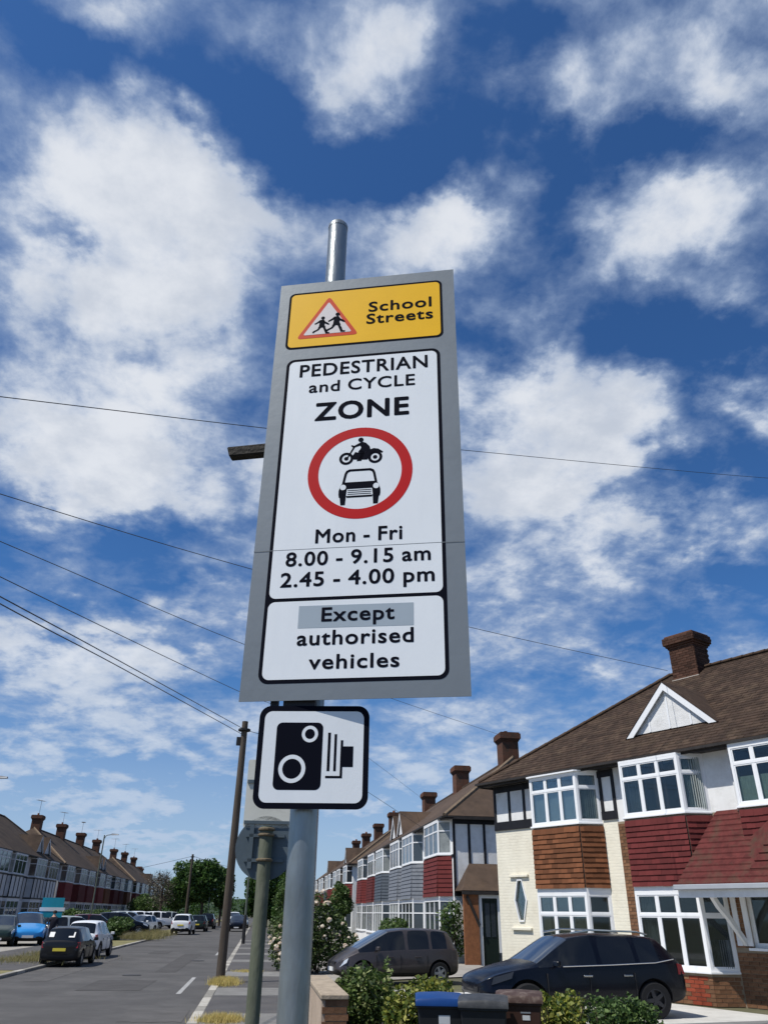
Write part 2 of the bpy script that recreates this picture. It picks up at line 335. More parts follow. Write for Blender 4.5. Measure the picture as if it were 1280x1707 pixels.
# worn patches and covers in the carriageway
patch=mat('asphalt_patch',(.069,.066,.064),.92,.2,1.5,.3,60); patch2=mat('asphalt_pale_patch',(.092,.088,.085),.92,.2,1.5,.3,60)
for i,(x0,x1,y0,y1,m_) in enumerate(((-4.6,-2.9,24.0,27.5,patch),(-6.6,-5.9,27,41,patch2),(-3.4,-2.6,31,44,patch),(-5.2,-4.3,44,47,patch),(-7.2,-1.2,52,53.2,patch),(-2.5,-1.3,17.5,19.6,patch2))):
    rg_=random.Random(i); b=MB(); k=10; P=[(x0+(x1-x0)*t/k+rg_.uniform(-.05,.05),y0+rg_.uniform(-.08,.08)) for t in range(k+1)]+[(x1-(x1-x0)*t/k+rg_.uniform(-.05,.05),y1+rg_.uniform(-.08,.08)) for t in range(k+1)]
    b.face([(x,y,.0005+.0004*i) for x,y in P]); b.build('road_patch',m_,bpy.data.objects['road'])
for x,y in ((-3.9,29.5),(-2.4,38.0)):
    b=MB(); b.vprism([(x+.3*math.cos(t*math.pi/10),y+.3*math.sin(t*math.pi/10)) for t in range(20)],.003,.008); b.build('manhole_cover',mat('cast_iron',(.045,.042,.04),.6,.3,20,.5,40),bpy.data.objects['road'])
# ================================================================ the sign
Z0=.25
P0=(.1174,2.523,0)
galv=mat('galvanised_steel',(.30,.325,.33),.36,.22,9,.15,45,metal=.7,stain=(.17,.19,.20),stain_amt=.6,stain_scale=5,stretch=(1,1,.25))
alu=mat('grey_aluminium',(.20,.225,.245),.5,.06,3,.03,30,metal=.25,stain=(.155,.175,.19),stain_amt=.6,stain_scale=3)
wht=mat('sign_white',(.80,.83,.85),.5,.03,5,.02,200,stain=(.70,.74,.78),stain_amt=.4,stain_scale=6,stretch=(1,1,.3))
blk=mat('sign_black',(.005,.006,.012),.8,spec=.04)
yel=mat('sign_yellow',(.90,.50,.012),.5,.04,5,spec=.15)
red=mat('sign_red',(.50,.007,.009),.5,.05,6,spec=.15)
orr=mat('sign_orange_red',(.62,.055,.012),.5,.05,6,spec=.15)
pat=mat('sign_patch',(.36,.42,.47),.45,.04,6)
sign=empty('traffic_sign',P0,R_(-16.5),label='tall grey school streets zone sign with camera plate on a galvanised post in the foreground',cat='traffic sign')
b=MB(); b.tube([(0,0,-.3),(0,0,4.70)],.0445,40); b.tube([(0,0,4.70),(0,0,4.72),(0,0,4.735)],[.046,.046,.036],40); post=b.build('post',galv,sign,smooth=True)
YF=-.083
def zs(z): return z+Z0
zj=zs(2.746)
for (za,zb_) in ((zs(2.206),zj-.0008),(zj+.0008,zs(4.040))):
    b=MB(); b.prism([(-.221,za),(.535,za),(.535,zb_),(-.221,zb_)],YF,YF+.003); pl=b.build('sign_plate',alu,sign)
    if za<zs(2.3): low=pl
    else: upp=pl
for z in (2.33,2.75,3.25,3.9):
    b=MB(); b.box(-.2,.515,YF+.0032,YF+.022,zs(z)-.016,zs(z)+.016); b.build('mounting_channel',mat('channel_aluminium',(.3,.32,.33),.5,.1,metal=.6),sign)
    b=MB(); b.tube([(.058*math.cos(t),.052*math.sin(t)-.002,zs(z)) for t in [math.pi*2*i/16 for i in range(17)]],.011,6); b.build('post_clip',galv,sign,smooth=True)
def panel(x0,x1,z0,z1,r,bw,m_,name,parent,label=None):
    b=MB(); b.prism(rrect(x0,x1,z0,z1,r),YF-.0006,YF-.0002); b.build('border',blk,parent)
    b=MB(); b.prism(rrect(x0+bw,x1-bw,z0+bw,z1-bw,r*.75),YF-.0012,YF-.0007); return b.build(name,m_,parent,label=label)
panel(-.177,.484,zs(3.672),zs(3.985),.026,.010,yel,'yellow_panel',upp)
# one black surround behind both white panels
b=MB(); b.prism(rrect(-.163,.468,zs(2.262),zs(3.616),.034),YF-.0006,YF-.0002); b.build('border',blk,upp)
for (z0,z1) in ((2.561,3.603),(2.275,2.548)):
    b=MB(); b.prism(rrect(-.150,.455,zs(z0),zs(z1),.024),YF-.0012,YF-.0007); b.build('white_panel',wht,upp)
b=MB(); b.box(-.222,.536,YF-.00135,YF-.00125,zj-.0012,zj+.0012); b.build('plate_joint',mat('joint_shadow',(.16,.18,.2),.6),upp)
b=MB(); b.prism([(-.040,zs(2.450)),(.355,zs(2.447)),(.355,zs(2.527)),(-.040,zs(2.530))],YF-.0017,YF-.0013); b.build('repair_patch',pat,upp)
YT=YF-.0013
for t,x0,x1,zb_,ch,bo in (('School',.174,.437,3.842,.052,.0016),('Streets',.166,.442,3.776,.052,.0016),('PEDESTRIAN',-.103,.416,3.5225,.060,.0017),
    ('and CYCLE',-.060,.365,3.440,.052,.0014),('ZONE',-.027,.339,3.303,.079,.0036),('Mon - Fri',.004,.315,2.768,.053,.0016),
    ('8.00 - 9.15 am',-.099,.414,2.682,.052,.0016),('2.45 - 4.00 pm',-.112,.426,2.603,.052,.0016),('authorised',-.038,.353,2.390,.049,.0015),('vehicles',.007,.306,2.308,.047,.0015)):
    lettering(t,x0,x1,zs(zb_),ch,YT,blk,upp,bold=bo,label=f'black words {t}')
lettering('Except',.042,.289,zs(2.472),.048,YT-.0005,blk,upp,bold=.0015,label='black word Except')
# ring with the motor vehicles pictogram
b=MB(); b.ring(.1565,zs(3.055),.198,.1575,YT-.0004,YT,72); b.build('red_ring',red,upp)
def pict(polys,name='pictogram',m_=blk,y=YT,parent=upp,dy=.0004):
    b=MB()
    for q in polys: b.prism(q,y-dy,y)
    return b.build(name,m_,parent)
cx,cz=.1575,zs(2.990)
def T(pts,ox=cx,oz=cz,s=1.0): return [(ox+x*s,oz+z*s) for x,z in pts]
# car front: roof outline, bonnet, wings, wheels
b=MB()
out=[(-.066,.018),(-.058,.060),(-.052,.072),(-.040,.078),(.040,.078),(.052,.072),(.058,.060),(.066,.018)]
inn=[(-.056,.022),(-.049,.056),(-.045,.064),(-.036,.068),(.036,.068),(.045,.064),(.049,.056),(.056,.022)]
for i in range(7): b.prism(T([out[i],out[i+1],inn[i+1],inn[i]]),YT-.0004,YT)
for q in ([(-.062,.022),(.062,.022),(.073,.006),(.078,-.014),(.078,-.030),(.050,-.034),(.047,-.007),(-.047,-.007),(-.050,-.034),(-.078,-.030),(-.078,-.014),(-.073,.006)],
          [(-.050,-.036),(.050,-.036),(.047,-.044),(-.047,-.044)],
          [(-.078,-.030),(-.050,-.030),(-.050,-.042),(-.076,-.042)],[(.078,-.030),(.050,-.030),(.050,-.042),(.076,-.042)],
          [(-.073,-.04),(-.050,-.04),(-.052,-.074),(-.069,-.074)],[(.073,-.04),(.050,-.04),(.052,-.074),(.069,-.074)]): b.prism(T(q),YT-.0004,YT)
for z in (-.012,-.020,-.028): b.prism(T([(-.044,z),(.044,z),(.044,z-.003),(-.044,z-.003)]),YT-.0004,YT)
b.build('car_pictogram',blk,upp)
b=MB(); 
for sx in (-1,1): b.prism(T(circ(sx*.062,.001,.0115,16)),YT-.0008,YT-.00045)
b.build('pictogram_headlights',wht,upp)
b=MB(); mz=zs(3.122)
for wx in (-.054,.056):
    b.ring(.1575+wx,mz-.006,.0275,.0165,YT-.0004,YT,20); b.prism(circ(.1575+wx,mz-.006,.0085,12),YT-.0004,YT)
for q in ([(-.054,-.006),(-.047,-.004),(-.022,.042),(-.029,.044)],[(-.030,.042),(-.038,.050),(-.034,.054),(-.020,.047)],
          [(-.026,-.012),(.026,-.016),(.038,.006),(.066,.018),(.082,.010),(.086,.016),(.068,.030),(.050,.034),(.034,.028),(.022,.018),(-.006,.016),(-.020,.022),(-.030,.006)],
          [(-.008,.020),(.024,.018),(.038,.030),(.034,.044),(.020,.060),(.006,.066),(-.004,.062),(-.004,.052),(.002,.040)],
          [(-.004,.062),(-.032,.046),(-.029,.040),(.002,.050)],
          [(-.004,.030),(.018,.020),(.006,-.012),(-.008,-.014),(.000,.008),(-.010,.020)],
          [(-.012,-.012),(-.014,-.020),(.004,-.020),(.006,-.012)]): b.prism(T(q,.1575,mz),YT-.0004,YT)
b.prism(circ(.1575+.000,mz+.075,.0105,14),YT-.0004,YT)
b.build('motorcycle_pictogram',blk,upp)
# school warning triangle
tz=zs(3.722)
def tri(k,r): 
    c=Vector((0,.082)); P=[Vector((-.133,.002)),Vector((.133,.002)),Vector((0,.228))]
    q=[c+(p-c)*k for p in P]; out=[]
    for i in range(3):
        a,p,n_=q[i-1],q[i],q[(i+1)%3]; d1=(a-p).normalized()*r; d2=(n_-p).normalized()*r
        for t in (0,.25,.5,.75,1): out.append(tuple((p+d1)*(1-t)**2+p*2*t*(1-t)+(p+d2)*t*t))
    return T(out,0,tz)
pict([tri(1.0,.022)],'triangle_border',orr); pict([tri(.78,.010)],'triangle_face',mat('triangle_white',(.72,.66,.64),.4),YT-.0006)
kids=[]
def child(ox,oz,s):
    L=[circ(.004,.083,.0085,12),[(-.010,.072),(.008,.074),(.016,.060),(.012,.044),(.006,.036),(-.012,.036),(-.010,.055)],
       [(-.012,.036),(.006,.036),(.012,.044),(.018,.030),(-.016,.028)],
       [(-.010,.032),(-.002,.030),(-.012,.016),(-.030,.006),(-.034,.000),(-.040,.004),(-.036,.012),(-.020,.020)],
       [(.004,.032),(.014,.032),(.022,.016),(.026,.002),(.036,.000),(.034,-.006),(.018,-.005),(.012,.012)],
       [(-.008,.072),(-.004,.062),(-.018,.054),(-.030,.048),(-.032,.054),(-.020,.062)],
       [(.006,.074),(.014,.062),(.026,.054),(.034,.046),(.030,.041),(.018,.048),(.006,.058)]]
    return [[(ox+x*s,oz+z*s) for x,z in q] for q in L]
pict(child(-.026,tz+.026,.98)+child(.036,tz+.028,1.12),'children_pictogram',blk,YT-.0012)
# camera plate
cp=empty('camera_plate',(0,0,0),R_(6.0)); bpy.data.objects.remove(cp)
xa,xb,za,zb_=-.152,.201,zs(1.878),zs(2.190); RX=R_(6.0)
def rotmesh(o):
    for v in o.data.vertices:
        x,y=v.co.x,v.co.y; v.co.x=x*math.cos(RX)-y*math.sin(RX); v.co.y=x*math.sin(RX)+y*math.cos(RX)
    return o
Y2=-.072
b=MB(); b.prism(rrect(xa,xb,za,zb_,.036,8),Y2,Y2+.003); cplate=rotmesh(b.build('camera_plate',mat('plate_back',(.35,.37,.38),.5,metal=.5),sign))
b=MB(); b.prism(rrect(xa,xb,za,zb_,.036,8),Y2-.0006,Y2-.0001); rotmesh(b.build('border',blk,cplate))
b=MB(); b.prism(rrect(xa+.0175,xb-.0175,za+.0175,zb_-.0175,.024,8),Y2-.0012,Y2-.0007); rotmesh(b.build('white_panel',wht,cplate))
w,h=xb-xa,zb_-za
def fr(fx,fy): return (xa+fx*w, zb_-fy*h)
def frect(x0,x1,y0,y1): a=fr(x0,y0); c=fr(x1,y1); return [(a[0],c[1]),(c[0],c[1]),(c[0],a[1]),(a[0],a[1])]
b=MB(); a=fr(.165,.17); c=fr(.585,.825); b.prism(rrect(a[0],c[0],c[1],a[1],.018),Y2-.0016,Y2-.0013)
for q in (frect(.632,.657,.27,.645),frect(.690,.713,.285,.645),frect(.748,.770,.345,.712),frect(.622,.7485,.690,.712),frect(.7695,.862,.405,.605)): b.prism(q,Y2-.0016,Y2-.0013)
rotmesh(b.build('camera_pictogram',blk,cplate))
b=MB()
for fx,fy,ro,ri in ((.325,.625,.1195,.085),(.468,.285,.073,.045)):
    q=fr(fx,fy); b.ring(q[0],q[1],ro*w,ri*w,Y2-.0021,Y2-.0018,36)
rotmesh(b.build('camera_lens_rings',wht,cplate))
for z in (1.93,2.13):
    b=MB(); b.tube([(.054*math.cos(t),.054*math.sin(t)-.002,zs(z)) for t in [math.pi*2*i/16 for i in range(17)]],.009,6); b.build('post_clip',galv,sign)
    b=MB(); b.box(-.04,.05,-.068,-.046,zs(z-.015),zs(z+.015)); b.build('bracket',galv,sign)
for xa_,xb_ in ((-.075,.030),(-.118,-.095)):
    b=MB(); b.box(xa_,xb_,-.068,-.046,zs(2.18),zs(2.225)); b.build('bracket',mat('dark_metal',(.03,.03,.035),.6),sign)
b=MB(); b.hexa([(-.372,-.062,zs(3.180)),(-.10,-.062,zs(3.188)),(-.10,-.02,zs(3.188)),(-.372,-.02,zs(3.180)),(-.385,-.062,zs(3.224)),(-.10,-.062,zs(3.234)),(-.10,-.02,zs(3.234)),(-.385,-.02,zs(3.224))])
b.build('side_bracket',mat('rusty_brown_metal',(.022,.020,.017),.8,.4,18,.4,60,stain=(.06,.05,.038),stain_amt=.5,stain_scale=20),sign,bevel=.004,label='dark weathered bracket sticking out left behind the sign plate')
# the second post with the backs of two plates
moss=mat('mossy_post',(.085,.095,.065),.75,.3,7,.35,35,stain=(.15,.15,.12),stain_amt=.6,stain_scale=6,stretch=(1,1,.3))
GY=4.9
gp=at(424,1700,GY); gz=at(441,1378,GY).z
sg2=empty('road_sign',(gp.x*.0+ .018,GY,0),R_(-4),label='old sign seen from behind, pale plate over a round one, on a mossy green post',cat='traffic sign')
b=MB(); b.tube([(0,0,-.2),(-.008,0,gz-.02),(-.008,0,gz)],[.0385,.0385,.033],24); b.build('post',moss,sg2,smooth=True)
backg=mat('plate_back_grey',(.10,.13,.15),.55,.1,4,.04,30,metal=.2,stain=(.12,.15,.17),stain_amt=.5,stain_scale=7)
cream=mat('plate_back_cream',(.66,.65,.58),.6,.08,5,stain=(.36,.34,.28),stain_amt=.5,stain_scale=8)
zt=at(441,1270,GY).z; zm=at(441,1376,GY).z; zc=at(441,1410,GY).z; zb2=at(441,1460,GY).z
b=MB(); b.prism(rrect(-.155,.125,zm-.01,zt+.02,.014),.048,.051); pl=b.build('rectangular_plate',cream,sg2)
b=MB(); b.box(-.15,.12,.038,.0475,zm+.012,zm+.03); b.box(-.15,.12,.038,.0475,zt-.12,zt-.10); b.build('channel',backg,sg2)
b=MB(); b.prism(circ(-.012,zc-.008,.176,48),.048,.051); b.build('round_plate',backg,sg2)
b=MB(); b.box(-.13,.10,.034,.0475,zc-.085,zc-.067); b.box(-.13,.10,.034,.0475,zc+.05,zc+.068); b.box(-.11,-.085,.034,.0475,zc-.12,zc+.12); b.build('channel',backg,sg2)
for z in (zc-.076,zc+.059,gz-.015): b=MB(); b.tube([(-.008+.043*math.cos(t),.043*math.sin(t),z) for t in [math.pi*2*i/14 for i in range(15)]],.008,6); b.build('post_clip',mat('rusty_clip',(.14,.11,.07),.7,.3,20),sg2)
# ================================================================ houses
render=mat('white_render',(.72,.72,.71),.9,.06,3,.5,60,stain=(.46,.45,.42),stain_amt=.5,stain_scale=1.8)
render2=mat('shaded_render',(.44,.45,.47),.9,.12,2,.4,50,stain=(.30,.29,.27),stain_amt=.6,stain_scale=1.2,rnd=.2)  # white render darkened to carry the left rows' shade, plus random stains
creamb=mat('cream_painted_brick',(.74,.70,.58),.8,.06,4,.25,25,stain=(.58,.53,.42),stain_amt=.45,stain_scale=1.6,brick=True)
upvc=mat('white_window_frame',(.78,.79,.80),.35,.05,3,stain=(.6,.6,.58),stain_amt=.35,stain_scale=3)
timber=mat('black_timber',(.013,.013,.016),.55,.3,6)
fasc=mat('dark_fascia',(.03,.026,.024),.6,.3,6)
rooft=mat('brown_roof_tile',(.042,.026,.018),.92,.28,3.2,.5,28,stain=(.09,.062,.04),stain_amt=.6,stain_scale=2.3,isl=.28)
rooft2=mat('brown_roof_tile_far',(.062,.042,.030),.92,.3,1.4,.3,20,stain=(.095,.062,.04),stain_amt=.6,stain_scale=1.1,rnd=.16)
tile_d=mat('shaded_red_tile',(.07,.014,.013),.9,.2,5,rnd=.2)  # red tile darkened for the shaded left rows
frame2=mat('shaded_window_frame',(.5,.51,.53),.5,.1,3,rnd=.15)  # white frames with the left side's shade put into their colour
rooft3=mat('shaded_roof_tile_far',(.046,.032,.024),.95,.3,1.4,.3,20,stain=(.085,.06,.04),stain_amt=.6,stain_scale=1.1,rnd=.2)  # far roof tile darkened to stand for shade on the left rows
tile_o=mat('orange_brown_tile',(.150,.055,.024),.9,.22,5,.2,40,rnd=.34,stain=(.105,.05,.025),stain_amt=.6,stain_scale=2.5)
tile_r=mat('red_tile',(.115,.021,.020),.85,.18,5,.2,40,rnd=.22,stain=(.085,.018,.018),stain_amt=.5,stain_scale=2.5)
tile_r2=mat('red_porch_tile',(.092,.021,.019),.9,.35,6,.4,30,stain=(.07,.045,.03),stain_amt=.95,stain_scale=2.0)
tile_g=mat('grey_cladding',(.15,.165,.19),.7,.12,4,stain=(.25,.26,.28),stain_amt=.4,stain_scale=2)
tile_k=mat('charcoal_cladding',(.07,.085,.105),.7,.12,4)
brickm=mat('stock_brick',(.17,.085,.045),.9,.2,14,.2,60,rnd=.30,stain=(.22,.14,.08),stain_amt=.5,stain_scale=6)
brickr=mat('red_brick',(.24,.05,.025),.9,.2,14,.2,60,rnd=.2)
chb=mat('chimney_brick',(.10,.045,.028),.9,.25,6,.4,24,stain=(.05,.04,.03),stain_amt=.8,stain_scale=2.5,rnd=.15)
mortar=mat('mortar',(.26,.21,.15),.95,.12,8)
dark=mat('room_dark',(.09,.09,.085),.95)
glassf=mat('far_window_glass',(.035,.045,.055),.06,spec=.8,rnd=.5)
glassn=glassmat('window_glass',(.72,.76,.75),.55)
blind=mat('blind_fabric',(.50,.54,.52),.9,.1,8,stretch=(12,12,1))
leadf=mat('lead',(.16,.16,.17),.7)
def window(root,P0,P1,z0,z1,cols,near,fw=.06,mw=.05,transom=.31,sash=None,hid=False):
    P0=Vector(P0); P1=Vector(P1); e=(P1-P0); Ln=e.length; e/=Ln; n=Vector((e.y,-e.x))
    b=MB(); d0,d1=-.06,.0
    b.fbox(P0,e,n,0,fw,d0,d1,z0,z1); b.fbox(P0,e,n,Ln-fw,Ln,d0,d1,z0,z1)
    b.fbox(P0,e,n,fw,Ln-fw,d0,d1,z1-fw,z1); b.fbox(P0,e,n,fw,Ln-fw,d0,d1,z0,z0+fw)
    zt=z1-(z1-z0)*transom
    xs=[fw+(Ln-2*fw)*i/cols for i in range(cols+1)]
    b.fbox(P0,e,n,fw,Ln-fw,d0,d1-.004,zt-mw/2,zt+mw/2)
    for x in xs[1:-1]:
        b.fbox(P0,e,n,x-mw/2,x+mw/2,d0,d1-.008,z0+fw,zt-mw/2); b.fbox(P0,e,n,x-mw/2,x+mw/2,d0,d1-.008,zt+mw/2,z1-fw)
    if near:   # raised casement profiles
        for i in range(cols):
            for (a,c) in ((z0+fw,zt-mw/2),(zt+mw/2,z1-fw)):
                xa=xs[i]+(mw/2 if i else 0); xb=xs[i+1]-(mw/2 if i<cols-1 else 0); t=.028
                b.fbox(P0,e,n,xa,xa+t,-.045,-.012,a,c); b.fbox(P0,e,n,xb-t,xb,-.045,-.012,a,c)
                b.fbox(P0,e,n,xa+t,xb-t,-.045,-.012,a,a+t); b.fbox(P0,e,n,xa+t,xb-t,-.045,-.012,c-t,c)
    w=b.build('window',upvc,root)
    def pane(list_):
        b=MB()
        for (xa,xb,a,c) in list_: b.fbox(P0,e,n,xa,xb,-.036,-.030,a,c)
        return b.build('pane',glassn if near else glassf,w)
    cells=[]
    for i in range(cols):
        xa=xs[i]+(mw/2 if i else 0)-.001; xb=xs[i+1]-(mw/2 if i<cols-1 else 0)+.001
        cells+= [(xa,xb,z0+fw,zt-mw/2),(xa,xb,zt+mw/2,z1-fw)]
    if near:
        for c in cells: pane([c])
    else:
        po=pane(cells); v_=random.random()
        if v_<.30: po.data.materials[0]=mat('netted_window_glass',(.20,.215,.21),.25,.25,4,spec=.6,rnd=.3)
        elif v_<.45: po.data.materials[0]=mat('curtained_window_glass',(.10,.085,.075),.2,.3,3,spec=.6,rnd=.4)
    return w
tm={}
def tile_mesh(m_):
    if m_.name not in tm:
        b=MB(); b.hexa([(-.0985,-.036,-.125),(.0985,-.036,-.125),(.0985,-.020,-.125),(-.0985,-.020,-.125),(-.0995,-.010,.01),(.0995,-.010,.01),(.0995,-.002,.01),(-.0995,-.002,.01)])
        tm[m_.name]=mesh_only(b,'hanging_tile',m_)
    return tm[m_.name]
def apron(root,pts,z0,z1,m_,near,flare=.05,hide_first=True,name='tile_panel',gauge=.118):
    b=MB()
    for P0,P1 in zip(pts,pts[1:]):
        P0=Vector(P0);P1=Vector(P1); e=(P1-P0); Ln=e.length; e/=Ln; n=Vector((e.y,-e.x))
        def pt(a,d,z): q=P0+e*a+n*d; return (q.x,q.y,z)
        if near: b.face([pt(0,0,z0),pt(Ln,0,z0),pt(Ln,0,z1),pt(0,0,z1)])
        else:
            nr=max(1,round((z1-z0)/(gauge*1.4))); h=(z1-z0)/nr
            for k in range(nr):
                a=z0+k*h; f0=flare*(1-k/nr); b.face([pt(-.01,f0+.03,a),pt(Ln+.01,f0+.03,a),pt(Ln+.01,f0,a+h),pt(-.01,f0,a+h)]); b.face([pt(-.01,f0-.02,a),pt(Ln+.01,f0-.02,a),pt(Ln+.01,f0+.03,a),pt(-.01,f0+.03,a)])
    if near:
        bb=b.build('tile_backing',mortar,root)
        me=tile_mesh(m_); first=True
        for k_,(P0,P1) in enumerate(zip(pts,pts[1:])):
            if hide_first and k_==0: continue
            P0=Vector(P0);P1=Vector(P1); e=(P1-P0); Ln=e.length; e/=Ln; n=Vector((e.y,-e.x)); ang=math.atan2(e.y,e.x)
            nt=max(1,round(Ln/.2)); tw=Ln/nt
            rows=max(1,int(round((z1-z0-.02)/gauge)))
            for r in range(rows):
                zz=z1-.03-gauge*r; out=.012
                off=0 if r%2 else tw/2
                cells=[(a*tw+off,1) for a in range(nt)] if r%2 else [(0,.5)]+[(a*tw+tw/2,1) for a in range(nt-1)]+[((nt-.5)*tw,.5)]
                if r%2: cells=[(a*tw,1) for a in range(nt)]
                for a,fr_ in cells:
                    c=P0+e*(a+tw*fr_/2)+n*(out+random.uniform(0,.003)); inst(me,'hanging_tile',root,(c.x,c.y,zz+random.uniform(-.004,.004)),(0,0,ang),(tw*fr_/.2*1.0,1,1.0))
    else:
        return b.build(name,m_,root)
EZ=5.13; RY=4.0; RZ=8.27; OV=.40
PIT=(RZ-EZ)/(RY+OV)
def roof(root,x0,x1,hipL,hipR,m_,near,extraL=.0):
    b=MB(); g=.125 if near else .7
    n=int((RY+OV)/g); 
    def xl(t): return (x0-(.28 if hipL else 0)+ (RY+OV-.1)*t) if hipL else x0
    def xr(t): return (x1+(.28 if hipR else 0)- (RY+OV-.1)*t) if hipR else x1
    def plane_pt(x,t,lift): return (x,-OV+(RY+OV)*t,EZ+(RZ-EZ)*t+lift)
    for k in range(n):
        t0=k/n;t1=(k+1)/n; lf=.022 if near else .0
        j=random.uniform(-.003,.003) if near else 0
        if not near: b.face([plane_pt(xl(t0),t0,0),plane_pt(xr(t0),t0,0),plane_pt(xr(t1),t1,0),plane_pt(xl(t1),t1,0)])
        else:
            xa,xb=xl(t0),xr(t0); ua,ub=xl(t1),xr(t1); x=math.floor(xa/.19)*.19+(.095 if k%2 else 0)-.19
            while x<xb:
                p0,p1=max(x,xa),min(x+.186,xb); q0,q1=max(x,ua),min(x+.186,ub); x+=.19
                if p1-p0<.01: continue
                if q1<=q0: q0=q1=min(max((p0+p1)/2,ua),ub)
                jj=random.uniform(-.005,.006); a_,b__,c_,d_=plane_pt(p0,t0,lf+jj),plane_pt(p1,t0,lf+jj+random.uniform(-.003,.003)),plane_pt(q1,t1,.004),plane_pt(q0,t1,.004)
                i0=len(b.v); b.v+=[a_,b__,c_,d_,plane_pt(p0,t0,-.004),plane_pt(p1,t0,-.004)]; b.f+=[(i0,i0+1,i0+2,i0+3),(i0+4,i0+5,i0+1,i0)]; b.m+=[0,0]
            b.face([plane_pt(xa,t0,-.006),plane_pt(xb,t0,-.006),plane_pt(ub,t1,-.006),plane_pt(ua,t1,-.006)])
    yb=2*RY+OV
    b.face([(xr(0),yb,EZ),(xl(0),yb,EZ),(xl(1),RY,RZ),(xr(1),RY,RZ)])
    if hipL: b.face([(xl(0),yb,EZ),(xl(0),-OV,EZ),(xl(1),RY,RZ)])
    if hipR: b.face([(xr(0),-OV,EZ),(xr(0),yb,EZ),(xr(1),RY,RZ)])
    o=b.build('roof',m_,root)
    b=MB(); 
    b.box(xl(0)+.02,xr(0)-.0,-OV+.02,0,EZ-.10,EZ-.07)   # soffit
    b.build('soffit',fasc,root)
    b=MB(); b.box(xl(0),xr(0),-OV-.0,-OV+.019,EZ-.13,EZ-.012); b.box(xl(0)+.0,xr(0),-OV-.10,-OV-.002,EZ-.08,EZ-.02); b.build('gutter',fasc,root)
    if hipL:
        b=MB(); b.box(xl(0),xl(0)+.02,-OV+.02,yb,EZ-.13,EZ-.012); b.build('fascia',fasc,root)
    if hipR:
        b=MB(); b.box(xr(0)-.02,xr(0),-OV+.02,yb,EZ-.13,EZ-.012); b.build('fascia',fasc,root)
    return xl,xr
def chimney(root,x,y,near,w=1.0,dp=.75,h=1.15,seed=0):
    b=MB(); zb=RZ-.45; z1=RZ+h
    b.box(x-w/2,x+w/2,y-dp/2,y+dp/2,zb-.3,z1-.42)
    for k,(o,za,zc) in enumerate(((.035,z1-.42,z1-.36),(.075,z1-.36,z1-.30),(.115,z1-.30,z1-.06),(.07,z1-.06,z1))): b.box(x-w/2-o,x+w/2+o,y-dp/2-o,y+dp/2+o,za,zc)
    c=b.build('chimney',chb,root,bevel=.012 if near else 0)
    pots=random.Random(seed).choice([0,1,2]) if not near else 0
    for i in range(pots):
        b=MB(); px=x-w*.2+i*w*.4; b.tube([(px,y,z1-.02),(px,y,z1+.16),(px,y,z1+.18)],[.1,.085,.10],10); b.build('chimney_pot',mat('terracotta',(.22,.09,.05),.9,.2),c)
    if near:
        cb=mat('chimney_dark_brick',(.075,.036,.024),.95,.3,9,.4,50,rnd=.45,stain=(.03,.026,.022),stain_amt=.7,stain_scale=4)
        b=MB(); b.box(-.1075,.1075,-.014,.012,-.0325,.0325); me=mesh_only(b,'brick',cb)
        for (P0_,P1_) in (((x-w/2,y-dp/2),(x+w/2,y-dp/2)),((x+w/2,y-dp/2),(x+w/2,y+dp/2)),((x-w/2,y+dp/2),(x-w/2,y-dp/2))):
            for (o_,za_,zb_) in ((0,zb-.3,z1-.43),(.115,z1-.30,z1-.07)):
                A_=Vector(P0_);B_=Vector(P1_);e=(B_-A_).normalized();n=Vector((e.y,-e.x)); A_=A_-e*o_+n*o_;B_=B_+e*o_+n*o_; Ln=(B_-A_).length; ang=math.atan2(e.y,e.x); z=za_+.045;r_=0
                while z<zb_:
                    a=-.1125 if r_%2 else 0
                    while a<Ln-.03:
                        s0,s1=max(a,0),min(a+.212,Ln)
                        if s1-s0>.05: q=A_+e*(s0+s1)/2; inst(me,'brick',c,(q.x,q.y,z),(0,0,ang),((s1-s0)/.215,1,1))
                        a+=.225
                    z+=.075;r_+=1
        b=MB(); 
        b.box(x-w/2-.04,x+w/2+.04,y-dp/2-.05,y-dp/2+.02,zb+.02,zb+.16); b.build('flashing',mat('pale_mortar',(.42,.38,.33),.9,.3,12),c)
    return c
